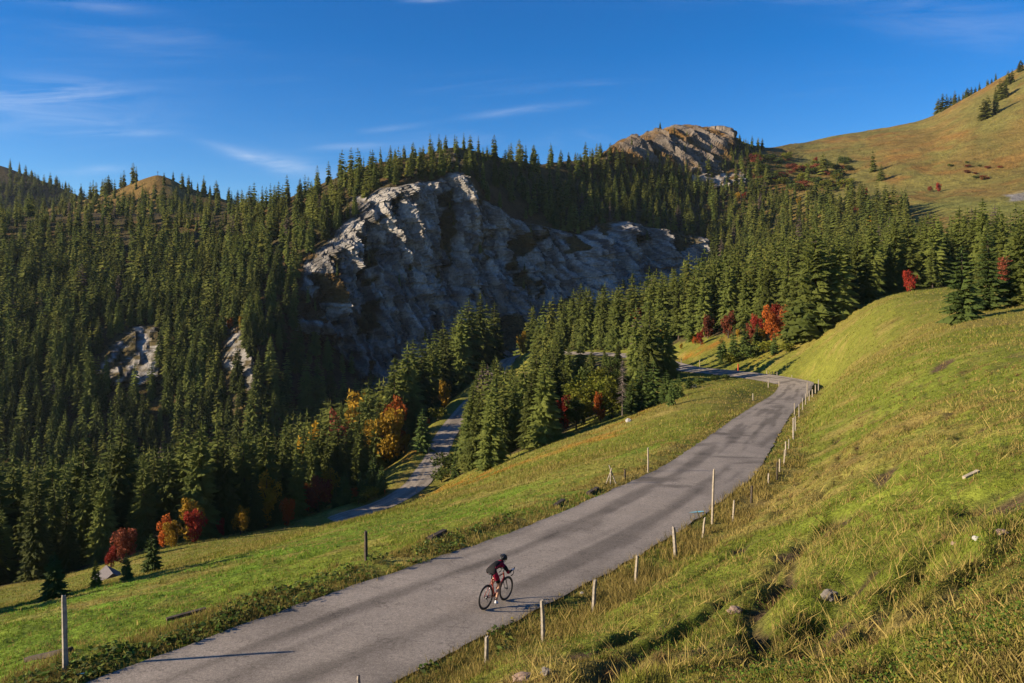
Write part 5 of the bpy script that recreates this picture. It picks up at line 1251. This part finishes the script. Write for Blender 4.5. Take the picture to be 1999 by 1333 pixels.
nt += grass_field("distant_grass", 130000, (-60, 2060), (60, 230), lambda px, X, Y: (road_gap(X, Y) > .3) & (look(forest_mask, px, Y) < .5), lambda px, X, Y: .22 + .15 * sstep(0, .4, fbm(X * .1, Y * .1, 2.0, 3)), col_meadow, .00030, "tufted grass on the far meadow and shoulder", .5, 14, 3)
def acc_stalk(px, X, Y): return (road_gap(X, Y) > .5) & (sideR(X, Y) > 0) & (fbm(X * .25, Y * .25, 3., 3) > -.05)
nt += grass_field("dry_stalks", 15000, (1000, 2060), (4.0, 40), acc_stalk, lambda px, X, Y: .12 + .18 * sstep(5, 14, Y), lambda px, X, Y, r: np.broadcast_to(straw * 1.25, (len(X), 3)), .00028, "thin bleached grass stalks scattered over the steep slope", .9, 5, 2)
nt += grass_field("grass_tussocks", 84000, (900, 2060), (4.4, 60), lambda px, X, Y: (road_gap(X, Y) > .6) & (sideR(X, Y) > 0) & (fbm(X * .8, Y * .8, 31., 3) > .06), lambda px, X, Y: (.09 + .09 * np.clip(fbm(X * .3, Y * .3, 4., 2) + .5, 0, 1)) * (.65 + .35 * sstep(6, 14, Y)), lambda px, X, Y, r: np.where(r.random(len(X))[:, None] < .45, straw * .9, np.where(r.random(len(X))[:, None] < .5, brown * 1.5, green * .8)), .00030, "shaggy tussocks of dry and green grass on the steep slope", .9, 15, 14)
# leafy weeds by the near verge
def weeds(name, n_, accept, px_r, ly_r, size, cols, label, seed):
    r = np.random.default_rng(seed); px = r.uniform(*px_r, n_); Y = np.exp(r.uniform(math.log(ly_r[0]), math.log(ly_r[1]), n_)); X = (px - CX) / F * Y
    k = accept(px, X, Y); px, X, Y = px[k], X[k], Y[k]; rep = 5
    X = np.repeat(X, rep) + r.normal(size=len(X) * rep) * .06; Y = np.repeat(Y, rep) + r.normal(size=len(Y) * rep) * .06; m = len(X)
    Z = gz(CX + X / Y * F, Y) + r.uniform(.03, .16, m)
    a = r.normal(size=(m, 3)) * [1, 1, .5]; a /= np.linalg.norm(a, axis=1)[:, None]; b = np.cross(a, r.normal(size=(m, 3)) * [.5, .5, 1]); b /= np.linalg.norm(b, axis=1)[:, None]
    l = size * r.uniform(.6, 1.4, (m, 1)); p = np.stack([X, Y, Z], 1)
    V = np.stack([p - a * l, p - a * l * .1 + b * l * .7, p + a * l, p - a * l * .1 - b * l * .7], 1).reshape(-1, 3); i = np.arange(m) * 4
    cc = np.array(cols)[r.integers(0, len(cols), m)] * r.uniform(.7, 1.3, (m, 1))
    link(name, npmesh(name, V, np.stack([i, i + 1, i + 2, i + 3], 1), np.repeat(cc, 4, 0)), M_grass, label=label, cat="weeds", kind="stuff")
weeds("verge_weeds", 9000, lambda px, X, Y: (road_gap(X, Y) > .05) & (road_gap(X, Y) < 1.6) & (sideR(X, Y) < 0) & (fbm(X * .4, Y * .4, 9, 2) > -.1), (-40, 1000), (14, 34), .055, [(.07, .13, .02), (.10, .15, .03), (.13, .15, .03), (.09, .12, .04), (.15, .13, .03)], "leafy green weeds along the near meadow edge of the road", 8)
weeds("slope_weeds", 9000, lambda px, X, Y: (road_gap(X, Y) > 1.5) & (sideR(X, Y) > 0) & (fbm(X * .5, Y * .5, 5, 3) > .05), (1000, 2060), (4.2, 24), .014, [(.09, .15, .02), (.07, .12, .02), (.16, .15, .025)], "low broad-leaved weeds between the grass of the slope", 9)
print("grass tris", nt)


# ------------------------------------------------------------------ thin mountain air
hz = bmesh.new(); bmesh.ops.create_cube(hz, size=1)
for v in hz.verts: v.co = Vector((v.co.x * 4400, 900 + v.co.y * 2000, max(Vm[..., 2].max(), FG[..., 2].max()) + 30 if v.co.z > 0 else min(GZ.min(), MZd.min()) - 3))
mh = bpy.data.materials.new("thin air"); mh.use_nodes = True; mh.node_tree.nodes.remove(mh.node_tree.nodes['Principled BSDF'])
pv = mh.node_tree.nodes.new("ShaderNodeVolumePrincipled"); pv.inputs['Color'].default_value = (.72, .84, 1, 1); pv.inputs['Density'].default_value = .000026; pv.inputs['Anisotropy'].default_value = .1
mh.node_tree.links.new(pv.outputs[0], mh.node_tree.nodes['Material Output'].inputs['Volume'])
link("haze", bm_mesh("haze", hz), mh, label="thin bluish mountain air over the whole valley", cat="haze", kind="stuff")
